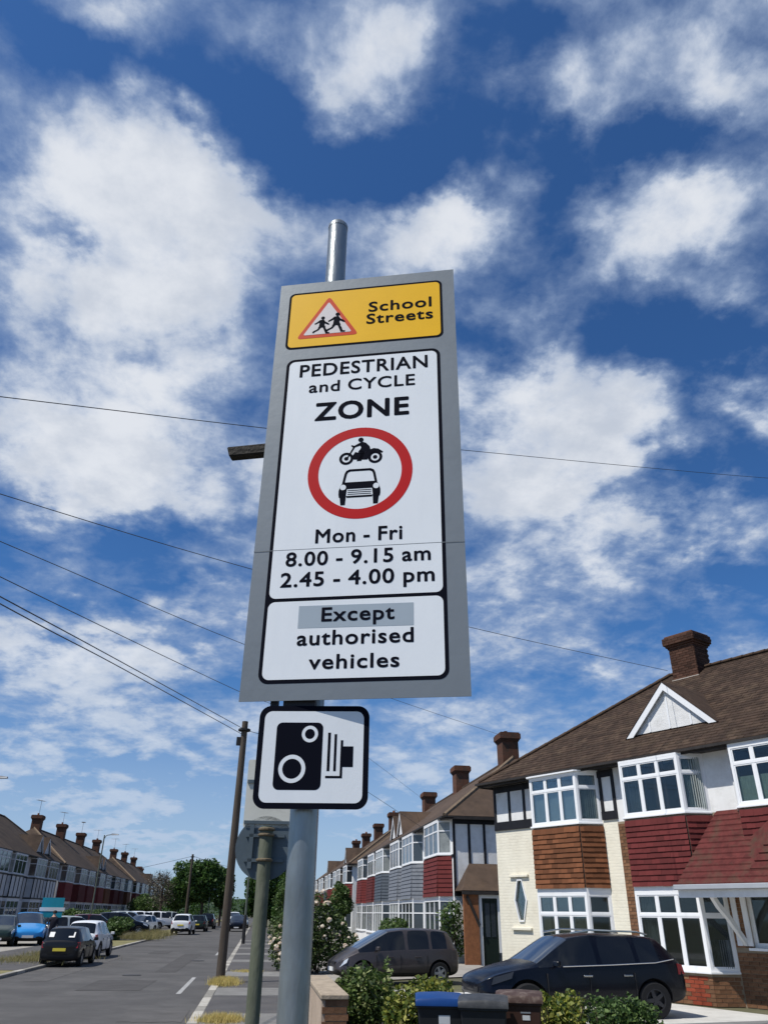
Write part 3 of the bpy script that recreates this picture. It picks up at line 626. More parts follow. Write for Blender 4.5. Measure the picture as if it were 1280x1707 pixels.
def gable(root,xc,half,zb,za,near,m_roof):
    # small gablet sitting on the front slope; face at y=yf
    yf=-OV+(zb-EZ)/PIT-.02
    yb_=(za-EZ)/PIT-OV
    b=MB(); b.prism([(xc-half+.1,zb+.03),(xc+half-.1,zb+.03),(xc,za-.12)],yf,yf+.04)
    if near:
        g=b.build('gable',render,root)
        for x,w_ in ((xc-.62,.025),(xc-.02,.025),(xc+.6,.025)):
            hz_=(1-abs(x-xc)/half)*(za-zb)-.16
            b=MB(); b.box(x-w_,x+w_,yf-.014,yf-.001,zb+.04,zb+.0+hz_); b.build('gable_batten',upvc,g)
    else: g=b.build('gable',render,root)
    b=MB()
    sl=Vector((half,0,za-zb)).normalized()
    for s in (-1,1):
        A=(xc+s*(half+.06),zb-.04); B=(xc,za+.02); nrm=.145
        dz=nrm/ (sl.x)
        b.prism([A,B,(xc,za+.02-dz),(xc+s*(half+.06-.0)-s*dz*sl.x/sl.z,zb-.04)],yf-.10,yf-.072)
    b.build('bargeboard',upvc,g)
    b=MB()
    for s in (-1,1):
        P=[(xc+s*(half+.09),yf-.11,zb-.03),(xc,yf-.11,za+.055),(xc,yb_+.1,za+.055),(xc+s*(half+.09),-OV+(zb-EZ)/PIT+.02,zb-.03)]
        b.face(P); b.face([(p[0],p[1],p[2]-.03) for p in P]); b.face([P[0],P[1],(P[1][0],P[1][1],P[1][2]-.03),(P[0][0],P[0][1],P[0][2]-.03)])
    b.build('gable_roof',m_roof,g)
def baypts(x0,x1,s,p): return [(x0,0),(x0+s,-p),(x1-s,-p),(x1,0)]
def bay(root,x0,x1,s,p,near,ap,gz=(.62,2.12),uz_=(3.75,5.0),cols=3,scol=1,base=None,apz=(2.24,3.73),cap=True,hidefirst=True,ground=True,timberapron=False):
    pts=baypts(x0,x1,s,p)
    def grow(o):
        return [(x0-o*.4,0),(x0+s-o*.5,-p-o),(x1-s+o*.5,-p-o),(x1+o*.4,0)]
    zones=([gz] if ground else [])+([uz_] if uz_ else [])
    for (a,c) in zones:
        for i,(P0,P1) in enumerate(zip(pts,pts[1:])):
            if near and i==0 and hidefirst: window(root,P0,P1,a,c,1,False)
            else: window(root,P0,P1,a,c,cols if i==1 else scol,near)
        b=MB(); b.vprism(grow(.05),a-.045,a-.002); b.build('window_sill',upvc,root,bevel=.006 if near else 0)
    if ground:
        b=MB(); b.vprism(grow(-.02),0,gz[0]-.047); b.build('bay_base',base or render,root)
        b=MB(); b.vprism(grow(-.005),gz[1]+.002,apz[0]+.02); b.build('window_head',upvc,root)
    if timberapron:
        b=MB(); b.vprism(grow(-.02),apz[0]+.021,apz[1]); pa=b.build('render_panel',render,root)
        b=MB()
        for P0,P1 in zip(pts,pts[1:]):
            P0=Vector(P0);P1=Vector(P1);e=(P1-P0);Ln=e.length;e/=Ln;n=Vector((e.y,-e.x)); k=3 if Ln>1 else 1
            for i in range(k+1): b.fbox(P0,e,n,max(0,Ln*i/k-.05),min(Ln,Ln*i/k+.05),-.01,.012,apz[0]+.12,apz[1]-.12)
            b.fbox(P0,e,n,0,Ln,-.01,.015,apz[0]+.02,apz[0]+.12); b.fbox(P0,e,n,0,Ln,-.01,.015,apz[1]-.12,apz[1]-.047)
        b.build('timber_frame',timber,root)
    else:
        b=MB(); b.vprism(grow(-.035),apz[0]+.021,apz[1]-.02); b.build('bay_wall',mortar,root)
        apron(root,pts,apz[0]+ (.0),apz[1]-.045,ap,near,hide_first=hidefirst)
    if uz_:
        b=MB(); b.vprism(grow(.0),uz_[1]+.002,EZ-.072); b.build('bay_head',upvc if near else render,root)
        if cap:
            b=MB(); b.vprism(grow(.07),uz_[1]+.004,uz_[1]+.04); b.build('bay_cornice',upvc,root)
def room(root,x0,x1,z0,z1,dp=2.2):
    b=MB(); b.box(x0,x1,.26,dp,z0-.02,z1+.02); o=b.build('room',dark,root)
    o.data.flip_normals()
def wall_with_openings(root,x0,x1,zl,zh,ops,m_,name='wall',y0=0,y1=.25):
    # ops: list of (xa,xb,za,zb)
    b=MB(); xs=sorted({x0,x1}|{o[0] for o in ops}|{o[1] for o in ops})
    for a,c in zip(xs,xs[1:]):
        if c-a<1e-4: continue
        col=sorted([(o[2],o[3]) for o in ops if o[0]<=a+1e-6 and o[1]>=c-1e-6]); z=zl
        for (za,zb_) in col:
            za=max(za,zl); zb_=min(zb_,zh)
            if zb_<=za: continue
            if za>z: b.box(a,c,y0,y1,z,za)
            z=max(z,zb_)
        if z<zh: b.box(a,c,y0,y1,z,zh)
    return b.build(name,m_,root)
# ---------------- near terrace
NO=Vector((6.7518*S,23.3865*S,0)); NA=R_(-62.5)
NG='terraced houses beside the drives on the right'
def near_root(x,label):
    d=Vector((math.cos(NA),math.sin(NA),0))*x*S
    return empty('terraced_house',NO+d,NA,S,label,'house')
# house A, cream
hA=near_root(0,'cream painted end house with orange brown hanging tiles and a diamond window')
W_A=4.45; bx=(1.62,3.98,.35,.5)
opA=[(bx[0]+.05,bx[1]-.05,.62,2.12),(bx[0]+.05,bx[1]-.05,3.75,5.0)]
wall_with_openings(hA,0,W_A,-.2,3.80,[opA[0],opA[1],(.64,1.08,1.5,2.46)],creamb)
wall_with_openings(hA,0,W_A,3.80,EZ,[opA[1]],render,'upper_wall')
b=MB(); b.box(0,.25,.25,8,-.2,EZ); b.box(0,W_A,7.9,8.1,-.2,EZ); b.build('side_wall',render,hA)
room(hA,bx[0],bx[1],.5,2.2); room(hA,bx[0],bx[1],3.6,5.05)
bay(hA,*bx,True,tile_o,base=creamb)
b=MB(); b.box(bx[0]+.4,bx[1]-.4,-.40,-.395,3.8,4.62); b.build('window_blind',blind,hA)
def curtain(root,P0,P1,z0,z1,m_,amp=.02,waves=9,name='curtain'):
    P0=Vector(P0);P1=Vector(P1);e=(P1-P0);Ln=e.length;e/=Ln;n=Vector((e.y,-e.x)); N_=waves*8
    b=MB()
    for i in range(N_):
        q=[]
        for k in (i,i+1):
            a=Ln*k/N_; d=amp*math.sin(k/N_*waves*2*math.pi)+amp*.5*math.sin(k/N_*waves*5.1); p=P0+e*a+n*d; q.append(p)
        b.face([(q[0].x,q[0].y,z0),(q[1].x,q[1].y,z0),(q[1].x,q[1].y,z1),(q[0].x,q[0].y,z1)])
    return b.build(name,m_,root,smooth=True)
netg=mat('grey_net',(.36,.40,.39),.95,.15,5); netd=mat('dark_curtain',(.13,.15,.16),.95,.3,4); nety=mat('green_net',(.30,.36,.25),.95,.3,7)
curtain(hA,(3.58,-.36),(3.90,-.06),3.8,4.95,netg); curtain(hA,(2.0,-.36),(2.3,-.36),3.8,4.95,netd,waves=4)
for i in range(8):
    b=MB()
b=MB(); b.box(bx[0]+.42,bx[1]-.42,-.42,-.405,4.60,4.64); b.build('blind_rail',upvc,hA)
def tim(root,x0,x1,z0,z1,d=.028): 
    b=MB(); b.box(x0,x1,-d,-.0015,z0,z1); b.build('timber_beam',timber,root)
tim(hA,-.0,bx[0]+.2,3.80,4.03,.04)
for x in (0,.60,1.20): tim(hA,x,x+.085,4.031,EZ-.11)
tim(hA,bx[1]+.02,bx[1]+.11,4.001,EZ-.11); tim(hA,W_A-.05,W_A+.04,4.001,EZ-.11); tim(hA,bx[1]+.02,W_A+.04,3.80,4.0,.04)
tim(hA,0,W_A,EZ-.29,EZ-.111,.022)
# hexagonal window with its two little ledges
hexo=[(.86-.075,2.47),(.86+.075,2.47),(.86+.20,1.98),(.86+.075,1.49),(.86-.075,1.49),(.86-.20,1.98)]
b=MB()
for i in range(6):
    a,c=hexo[i],hexo[(i+1)%6]; k=1.22
    q=lambda p:(.86+(p[0]-.86)*k,1.98+(p[1]-1.98)*1.07)
    b.prism([a,c,q(c),q(a)],-.03,.02)
hw=b.build('diamond_window',upvc,hA)
b=MB(); b.prism(hexo,.03,.036); b.build('pane',glassn,hw)
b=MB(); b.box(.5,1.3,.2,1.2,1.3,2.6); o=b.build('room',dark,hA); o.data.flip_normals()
# keep the wall around the hexagon: spandrels between the opening and the six sides
b=MB()
for sgn in (-1,1):
    for zz,zc in ((2.46,1.98),(1.5,1.98)):
        b.prism([(.86+sgn*.22,zz),(.86+sgn*.09,zz),(.86+sgn*.22,zc)],.001,.24)
b.build('window_reveal',creamb,hA)
for z,w_ in ((2.60,.36),(1.30,.37)):
    b=MB(); b.box(.86-w_,.86+w_,-.07,0.0,z-.045,z+.02); b.build('ledge',creamb,hA,bevel=.008)
xl,xr=roof(hA,0,W_A,True,False,rooft,True)
# hip tiles and ridge tiles, one by one
b=MB(); b.tube([(-.17,0,0),(.17,0,0)],[.095,.115],10); ridge_me=mesh_only(b,'ridge_tile',rooft,smooth=True)
hs=Vector((xl(0)+.04,-OV+.04,EZ+.03)); he=Vector((xl(1),RY,RZ+.03)); n_=int((he-hs).length/.34); dv=(he-hs).normalized()
for i in range(n_):
    p=hs+(he-hs)*((i+.5)/n_); o=inst(ridge_me,'hip_tile',hA,p); o.rotation_mode='QUATERNION'; o.rotation_quaternion=dv.to_track_quat('X','Z'); o.scale=(1,1,.6)
for i in range(2): inst(ridge_me,'ridge_tile',hA,(xl(1)+.17+.34*i,RY,RZ+.02),(0,0,0),(1,1,.6))
chimney(hA,W_A+.36,RY-.05,True,w=.84,dp=.72,h=1.08)
# house B, brick and red tiles
hB=near_root(W_A,'brick house with red hanging tiles, white gable and red tiled porch roof')
W_B=4.9; bb_=(.27,2.65,.35,.5); b2=(3.30,4.95,.3,.45)
ops=[(bb_[0]+.05,bb_[1]-.05,.62,2.12),(bb_[0]+.05,bb_[1]-.05,3.75,5.0),(b2[0]+.05,4.88,3.75,5.0),(3.05,4.3,1.07,2.14)]
wall_with_openings(hB,.002,W_B,-.2,3.73,ops,mortar)
wall_with_openings(hB,.002,W_B,3.73,EZ,ops,render,'upper_wall')
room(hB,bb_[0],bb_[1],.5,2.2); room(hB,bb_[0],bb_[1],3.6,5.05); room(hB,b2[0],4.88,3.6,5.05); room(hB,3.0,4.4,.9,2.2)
bay(hB,*bb_,True,tile_r,base=mortar,cap=False)
bay(hB,b2[0],b2[1],b2[2],b2[3],True,tile_r,cols=2,ground=False,cap=False,apz=(2.9,3.73))
window(hB,(3.05,.06),(4.3,.06),1.07,2.14,2,True,transom=.0001)
b=MB(); b.box(2.98,4.38,-.07,.02,1.02,1.068); b.build('window_sill',upvc,hB)
b=MB(); b.box(b2[0]+.35,b2[1]-.35,-.36,-.355,3.8,4.35); b.build('net_curtain',mat('net_curtain',(.42,.50,.40),.9,.25,6,stretch=(9,9,1)),hB)
for x in (2.72,2.95): 
    b=MB(); b.box(x,x+.12,-.03,-.001,1.1,2.24); b.build('porch_post',upvc,hB)
curtain(hB,(.75,-.36),(1.2,-.36),3.8,4.95,netd,waves=5); curtain(hB,(1.5,-.38),(1.85,-.38),3.8,4.95,mat('brown_curtain',(.12,.09,.08),.95,.2,4),waves=4); curtain(hB,(2.28,-.38),(2.6,-.08),3.8,4.95,netg)
curtain(hB,(2.30,-.36),(2.58,-.09),.66,1.2,netd); curtain(hB,(.7,-.38),(1.1,-.38),.66,2.1,netd,waves=5)
# bricks one by one
bx_=MB(); bx_.box(-.1075,.1075,-.012,.02,-.0325,.0325); bme=mesh_only(bx_,'brick',brickm); bxr=MB(); bxr.box(-.1075,.1075,-.012,.02,-.0325,.0325); bmr=mesh_only(bxr,'brick',brickr)
cnt=0
def bricks(root,P0,P1,z0,z1,red=None,skip=None):
    global cnt
    P0=Vector(P0);P1=Vector(P1);e=(P1-P0);Ln=e.length;e/=Ln;n=Vector((e.y,-e.x));ang=math.atan2(e.y,e.x)
    r=0; z=z0+.04
    while z<z1-.02:
        a=-.1125 if r%2 else 0; 
        while a<Ln-.02:
            s0=max(a,0); s1=min(a+.215,Ln); w=s1-s0
            if w>.05 and not (skip and skip(s0,s1,z)):
                c=P0+e*(s0+s1)/2+n*random.uniform(-.002,.003)
                me=bmr if (red and red(s0,z)) else bme
                inst(me,'brick',root,(c.x,c.y,z),(0,0,ang),(w/.215,1,1)); cnt+=1
            a+=.225
        z+=.075; r+=1
pb=baypts(*bb_); sh=.02
bricks(hB,(pb[1][0],pb[1][1]+sh),(pb[2][0],pb[2][1]+sh),0,.56,red=lambda a,z:.95<a<1.45)
bricks(hB,(pb[2][0],pb[2][1]+sh),(pb[3][0]-.02,0),0,.56)
bricks(hB,(2.67,0),(4.88,0),0,1.02)
bricks(hB,(.01,0),(.27,0),.6,3.72)
bricks(hB,(2.67,0),(3.03,0),1.06,2.1)
roof(hB,.0,W_B,False,False,rooft,True)
for i in range(14): inst(ridge_me,'ridge_tile',hB,(.17+.34*i,RY,RZ+.02),(0,0,0),(1,1,.6))
gable(hB,1.58,1.27,5.84,7.02,True,rooft)
# porch lean-to roof
GX=2.27
b=MB(); rows=13
for k in range(rows):
    t0=k/rows;t1=(k+1)/rows
    def pp(x,t,l): return (x,-1.2*(1-t),2.22+1.53*t+l)
    xa=GX+.5*t0; xb=GX+.5*t1
    b.face([pp(xa,t0,.03),pp(6.2,t0,.03),pp(6.2,t1,0),pp(xb,t1,0)]); b.face([pp(xa,t0,0),pp(6.2,t0,0),pp(6.2,t0,.03),pp(xa,t0,.03)])
b.face([(GX,-1.2,2.22),(GX+.5,0,3.75),(GX,0,2.22)])
def hip_rows(b):
    L0=Vector((3.72,-.5,3.1)); A=Vector((4.75,-.47,3.78)); G=Vector((3.9,-1.0,2.48)); A2=Vector((5.6,-.47,3.78)); G2=Vector((6.2,-1.0,2.48))
    nr=9
    for k in range(nr):
        t0,t1=k/nr,(k+1)/nr; l=Vector((0,-.02,.02))
        p0=G.lerp(A,t0);p1=G.lerp(A,t1);q0=G2.lerp(A2,t0);q1=G2.lerp(A2,t1)
        b.face([p0+l,q0+l,q1,p1]); b.face([p0,q0,q0+l,p0+l])
    b.face([L0,G,A])
hip_rows(b)
b.build('porch_roof',tile_r2,hB)
b=MB(); b.box(GX-.02,6.2,-1.30,-1.20,2.13,2.225); b.build('porch_gutter',mat('grey_gutter',(.33,.35,.38),.5,.05,4),hB,bevel=.01)
b=MB(); b.box(GX+.02,6.2,-1.19,-.01,2.06,2.10); b.box(GX+.02,6.2,-1.198,-1.14,1.98,2.128); b.build('porch_soffit',render,hB)
b=MB()
pts=[(2.95,-1.10,2.04),(2.93,-.86,1.80),(2.92,-.55,1.58),(2.92,-.06,1.10)]
for p,q in zip(pts,pts[1:]):
    b.hexa([(p[0]-.04,p[1],p[2]),(p[0]+.04,p[1],p[2]),(q[0]+.04,q[1],q[2]),(q[0]-.04,q[1],q[2]),(p[0]-.04,p[1]+.05,p[2]+.1),(p[0]+.04,p[1]+.05,p[2]+.1),(q[0]+.04,q[1]+.05,q[2]+.1),(q[0]-.04,q[1]+.05,q[2]+.1)])
b.build('porch_brace',upvc,hB)
# house C: continues beyond the frame
hC=near_root(W_A+W_B,'plain end house beside the red tiled porch at the right edge')
wall_with_openings(hC,.002,4.6,-.2,EZ,[],render)
b=MB(); b.box(4.35,4.6,.25,8,-.2,EZ); b.box(.01,4.6,7.9,8.1,-.2,EZ); b.build('side_wall',render,hC)
bay(hC,1.5,3.9,.35,.5,False,tile_r)
roof(hC,0.002,4.6,False,True,rooft,True); chimney(hC,.3,RY-.05,True,w=1.0,dp=.8,h=1.15)
# ---------------- the far rows
def far_house(x0,root_args,w,ap,hipL=False,hipR=False,mirror=False,gab=None,chim=None,timberap=False,door=True,wallm=None,seed=0,porch=None,tone=rooft2,shaded_colours=False):
    global upvc,render
    keep=(upvc,render)
    if shaded_colours: upvc=frame2; render=render2; tone=rooft3 if tone is rooft2 else tone  # swap in copies whose colour carries the left side's shade
    root=empty('terraced_house',*root_args)
    rg=random.Random(seed)
    wm=wallm or render
    b=MB(); b.box(.001,w-.001,0,8,-.2,EZ-.0); b.build('wall',wm,root)
    bx0,bx1=(.25,w-1.15) if not mirror else (1.15,w-.25)
    bay(root,bx0,bx1,.3,.5,False,ap,cols=3,cap=False,hidefirst=False,timberapron=timberap)
    # narrow first floor window and front door beside the bay
    da=(w-1.0) if not mirror else .1
    window(root,(da+.05,-.02),(da+.85,-.02),3.85,4.95,2,False)
    b=MB(); b.box(da+.08,da+.82,-.03,-.001,.05,2.05); d_=b.build('door',mat('door_%d'%rg.randrange(4),rg.choice([(.02,.02,.025),(.12,.02,.02),(.5,.5,.5),(.03,.06,.05)]),.5),root)
    b=MB(); b.box(da+.02,da+.078,-.05,-.0005,.05,2.12); b.box(da+.822,da+.88,-.05,-.0005,.05,2.12); b.box(da+.078,da+.822,-.05,-.0005,2.05,2.12); b.build('door_frame',upvc,d_)
    b=MB(); b.box(da+.0,da+.9,-.035,-.001,2.3,3.6); b.build('wall_panel',ap if not timberap else render,root)
    b=MB(); b.box(0.0,w,-.028,-.001,3.62,3.73); b.build('timber_beam',timber,root)
    roof(root,0,w,hipL,hipR,tone,False)
    if hipL: 
        b=MB(); b.tube([(-.25,-OV+.03,EZ+.02),(RY+OV-.38,RY,RZ+.02)],.09,6); b.build('hip_tiles',mat('pale_hip',(.17,.125,.085),.9,.25,6),root)
    if hipR:
        b=MB(); b.tube([(w+.25,-OV+.03,EZ+.02),(w-RY-OV+.38,RY,RZ+.02)],.09,6); b.build('hip_tiles',mat('pale_hip',(.17,.125,.085),.9,.25,6),root)
    b=MB(); b.tube([((RY-.1) if hipL else 0,RY,RZ+.01),(w-((RY-.1) if hipR else 0),RY,RZ+.01)],.08,6); b.build('ridge_tiles',tone,root)
    if gab: gable(root,gab,.95,5.55,6.75,False,tone)
    if chim is not None: chimney(root,chim,RY,False,w=.95,dp=.8,h=1.15+random.Random(seed).uniform(-.15,.15),seed=seed)
    upvc,render=keep
    return root
HW=4.9
def aerial(root,x,z,yaw=0):
    b=MB(); b.tube([(x,RY,z),(x,RY,z+1.4)],.018,5); d=Vector((math.cos(yaw),math.sin(yaw),0)); e=Vector((-d.y,d.x,0))
    c=Vector((x,RY,z+1.35)); b.tube([c-d*.5,c+d*.6],.014,4)
    for k in range(6): q=c+d*(-.4+.2*k); b.tube([q-e*.22,q+e*.22],.01,4)
    b.build('tv_aerial',mat('aerial_metal',(.15,.15,.16),.5,metal=.5),root)
# right row beyond
R2=32.0; names2=['with bright red hanging tiles, first in the row behind the grey car','with pale grey cladding beside the bright red one','with pale grey cladding and narrow white gable','with charcoal cladding and narrow white gable','with red tiles between charcoal cladding and the row end','with dull red tiles at the far end of that row']
aps=[tile_r,tile_g,tile_g,tile_k,tile_r,tile_r]
for i in range(6):
    # local x=0 is the far end of each house
    yfar=(R2+HW*(i+1)); rr=(Vector((7.45*S,yfar*S,0)),R_(-90),S,f'terraced house {names2[i]}','house','terraced houses further along on the right')
    r=far_house(0,rr,HW,aps[i],hipR=(i==0),hipL=(i==5),mirror=bool(i%2==0),gab={2:1.2,3:3.7}.get(i),chim=(0.1 if i%2==0 else None),seed=i)
    if i==0:   # timber framed end wall and porch on the end
        xw=HW
        b=MB()
        for yy in (0.0,.62,1.25,1.9,2.6,3.3): b.box(xw,xw+.03,yy,yy+.10,2.3,EZ-.1)
        b.box(xw,xw+.035,0,7.9,EZ-.28,EZ-.1); b.box(xw,xw+.035,0,7.9,2.25,2.4); b.build('timber_frame',timber,r)
        # porch in front of the end wall
        b=MB(); b.face([(xw+1.3,.02,2.42),(xw+1.3,3.9,2.42),(xw+.03,3.9,3.4),(xw+.03,.62,3.4)]); b.face([(xw+1.3,.02,2.42),(xw+.03,.62,3.4),(xw+.03,.02,2.42)]); b.face([(xw+1.3,.02,2.40),(xw+.03,.02,2.40),(xw+.03,3.9,2.40),(xw+1.3,3.9,2.40)]); b.build('porch_roof',rooft2,r)
        b=MB(); b.box(xw+1.26,xw+1.33,.0,3.9,2.28,2.40); b.build('porch_beam',fasc,r)
        b=MB(); b.box(xw+1.1,xw+1.25,.06,.62,-.1,2.28); b.build('porch_brick_wall',mat('orange_brick',(.24,.10,.045),.9,.25,9,.3,40,stain=(.16,.07,.04),stain_amt=.6,stain_scale=6),r)
        b=MB(); b.hexa([(xw+1.26,.14,2.2),(xw+1.30,.14,2.2),(xw+1.30,.60,1.2),(xw+1.26,.60,1.2),(xw+1.26,.22,2.27),(xw+1.30,.22,2.27),(xw+1.30,.66,1.3),(xw+1.26,.66,1.3)]); b.build('porch_brace',fasc,r)
        b=MB(); b.box(xw+1.1,xw+1.2,.66,.76,-.1,2.28); b.box(xw+1.1,xw+1.2,1.36,1.45,.4,2.28); b.box(xw+1.1,xw+1.2,1.45,3.0,.4,.5); b.box(xw+1.1,xw+1.2,.761,1.359,2.17,2.28); b.build('porch_frame',upvc,r)
        b=MB(); b.box(xw+1.12,xw+1.16,.765,1.355,-.05,2.16); dd=b.build('door',mat('black_green_door',(.012,.02,.017),.25),r)
        b=MB(); b.box(xw+1.161,xw+1.172,.88,1.05,.9,2.0); b.build('pane',glassf,dd)
        b=MB(); b.box(xw+1.161,xw+1.172,1.1,1.27,.9,2.0); b.build('pane',glassf,dd)
        b=MB(); b.box(xw+1.13,xw+1.14,1.46,3.0,.51,2.27); b.build('porch_window',glassf,r)
        b=MB(); b.box(xw+1.105,xw+1.18,1.46,3.0,-.1,.39); b.build('porch_plinth',render,r)
for i in range(8):
    yfar=(66+HW*(i+1)); rr=(Vector((7.2*S,yfar*S,0)),R_(-90),S,f"small far terraced house of the second row on the right, {['nearest','second','third','fourth','fifth','sixth','seventh','last'][i]} along",'house','far second row of houses on the right')
    far_house(0,rr,HW,[tile_r,tile_r,tile_o,tile_r,tile_k,tile_r,tile_r,tile_o][i],hipR=(i==0),hipL=(i==7),mirror=bool(i%2==0),gab={1:2.4,5:2.4}.get(i),chim=(0.1 if i%2==0 else None),seed=20+i)
# left rows: local x=0 is the near end
ordn=['first','second','third','fourth','fifth','sixth','seventh','eighth']
for blk_i,(y0,n_,style) in enumerate(((39.6,7,'timber'),(75.3,8,'red'),(118.0,6,'red2'))):
    for i in range(n_):
        yy=y0+HW*i; tb=style=='timber'
        lab={'timber':f'white rendered terraced house with black timber panels, {ordn[i]} from the left edge','red':f'shaded terraced house with dark red tiles behind the parked cars, {ordn[i]} of its row','red2':f'distant terraced house at the far end of the left side, {ordn[i]} of its row'}[style]
        rr=(Vector((-17.2*S,yy*S,0)),R_(90),S,lab,'house','terraced houses on the left side of the road')
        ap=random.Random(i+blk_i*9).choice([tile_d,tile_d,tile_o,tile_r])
        r=far_house(0,rr,HW,ap,hipL=(i==0),hipR=(i==n_-1),mirror=bool(i%2),gab=({5:3.7,6:1.2}.get(i) if tb else {3:3.9,4:1.0}.get(i)),chim=((HW-.1) if i%2==0 and not (tb and i>3) else None),timberap=tb,seed=40+i+10*blk_i,wallm=render2,shaded_colours=True)
        if i%2==0 and blk_i: aerial(r,HW-.1,RZ+1.1,random.uniform(0,3))
# ================================================================ vehicles
tyre=mat('tyre_rubber',(.015,.015,.016),.85); rim=mat('alloy_rim',(.33,.34,.36),.35,metal=.7); blackp=mat('black_plastic',(.018,.018,.02),.6)
cglass=mat('car_glass',(.006,.007,.009),.05,spec=.5); wscr=mat('windscreen_glass',(.03,.036,.045),.05,spec=1.0,coat=.6); headl=mat('headlight_glass',(.55,.58,.6),.1,spec=.8,metal=.3); taill=mat('tail_light',(.28,.012,.01),.15,spec=.7)
plw=mat('plate_white',(.7,.7,.68),.5); ply=mat('plate_yellow',(.62,.5,.06),.5); chrome=mat('chrome',(.6,.6,.6),.15,metal=1)
def paintm(name,c,metal=.35,rough=.35): return mat(name,c,rough,.03,3,metal=metal,spec=.25,coat=.35)
# station: x, zbottom, wlow, zbelt, wbelt, ztop, wtop, side glass?, screen flag to next
STY={
'hatch':dict(L=3.9,R=.30,ax=(.72,3.14),st=[(0.0,.40,.70,.80,.66,.84,.56,0,0),(.05,.24,.79,.90,.74,.95,.66,0,'r'),(.42,.20,.83,.93,.79,1.40,.57,0,0),(.55,.20,.84,.93,.80,1.44,.58,1,0),(1.30,.19,.85,.92,.81,1.47,.60,0,0),(1.38,.19,.85,.92,.81,1.47,.60,1,0),(2.15,.19,.85,.91,.81,1.44,.59,2,'w'),(2.88,.19,.84,.91,.79,.97,.70,0,0),(3.45,.20,.81,.80,.74,.84,.60,0,0),(3.80,.26,.74,.68,.66,.71,.5,0,0),(3.9,.34,.62,.58,.56,.60,.45,0,0)]),
'mpv':dict(L=4.0,R=.31,ax=(.70,3.20),st=[(0.0,.40,.72,.86,.68,.90,.58,0,0),(.05,.24,.80,.95,.75,1.0,.66,0,'r'),(.30,.20,.84,.98,.80,1.47,.57,0,0),(.42,.20,.85,.98,.81,1.51,.59,1,0),(.95,.19,.86,.97,.82,1.545,.60,0,0),(1.02,.19,.86,.97,.82,1.55,.60,1,0),(1.75,.19,.86,.95,.82,1.55,.60,0,0),(1.83,.19,.86,.95,.82,1.55,.60,1,0),(2.35,.19,.86,.93,.82,1.49,.59,2,'w'),(3.35,.19,.85,.88,.79,.99,.68,0,0),(3.72,.21,.80,.74,.72,.79,.56,0,0),(3.93,.26,.72,.62,.62,.65,.48,0,0),(4.0,.34,.60,.54,.52,.56,.42,0,0)]),
'suv':dict(L=4.5,R=.36,ax=(.85,3.62),st=[(0.0,.46,.74,.96,.70,1.0,.60,0,0),(.06,.30,.86,1.06,.80,1.12,.70,0,'r'),(.48,.25,.90,1.10,.86,1.58,.60,0,0),(.62,.25,.91,1.09,.87,1.62,.62,1,0),(1.10,.24,.92,1.07,.88,1.66,.64,0,0),(1.18,.24,.92,1.06,.88,1.66,.64,1,0),(1.98,.24,.92,1.04,.88,1.67,.65,0,0),(2.07,.24,.92,1.04,.88,1.67,.65,1,0),(2.60,.24,.92,1.02,.88,1.60,.64,2,'w'),(3.35,.24,.91,1.01,.86,1.11,.74,0,0),(3.95,.26,.88,.94,.80,.99,.64,0,0),(4.35,.32,.80,.82,.70,.86,.55,0,0),(4.5,.42,.66,.70,.58,.72,.48,0,0)])}
BODY={}
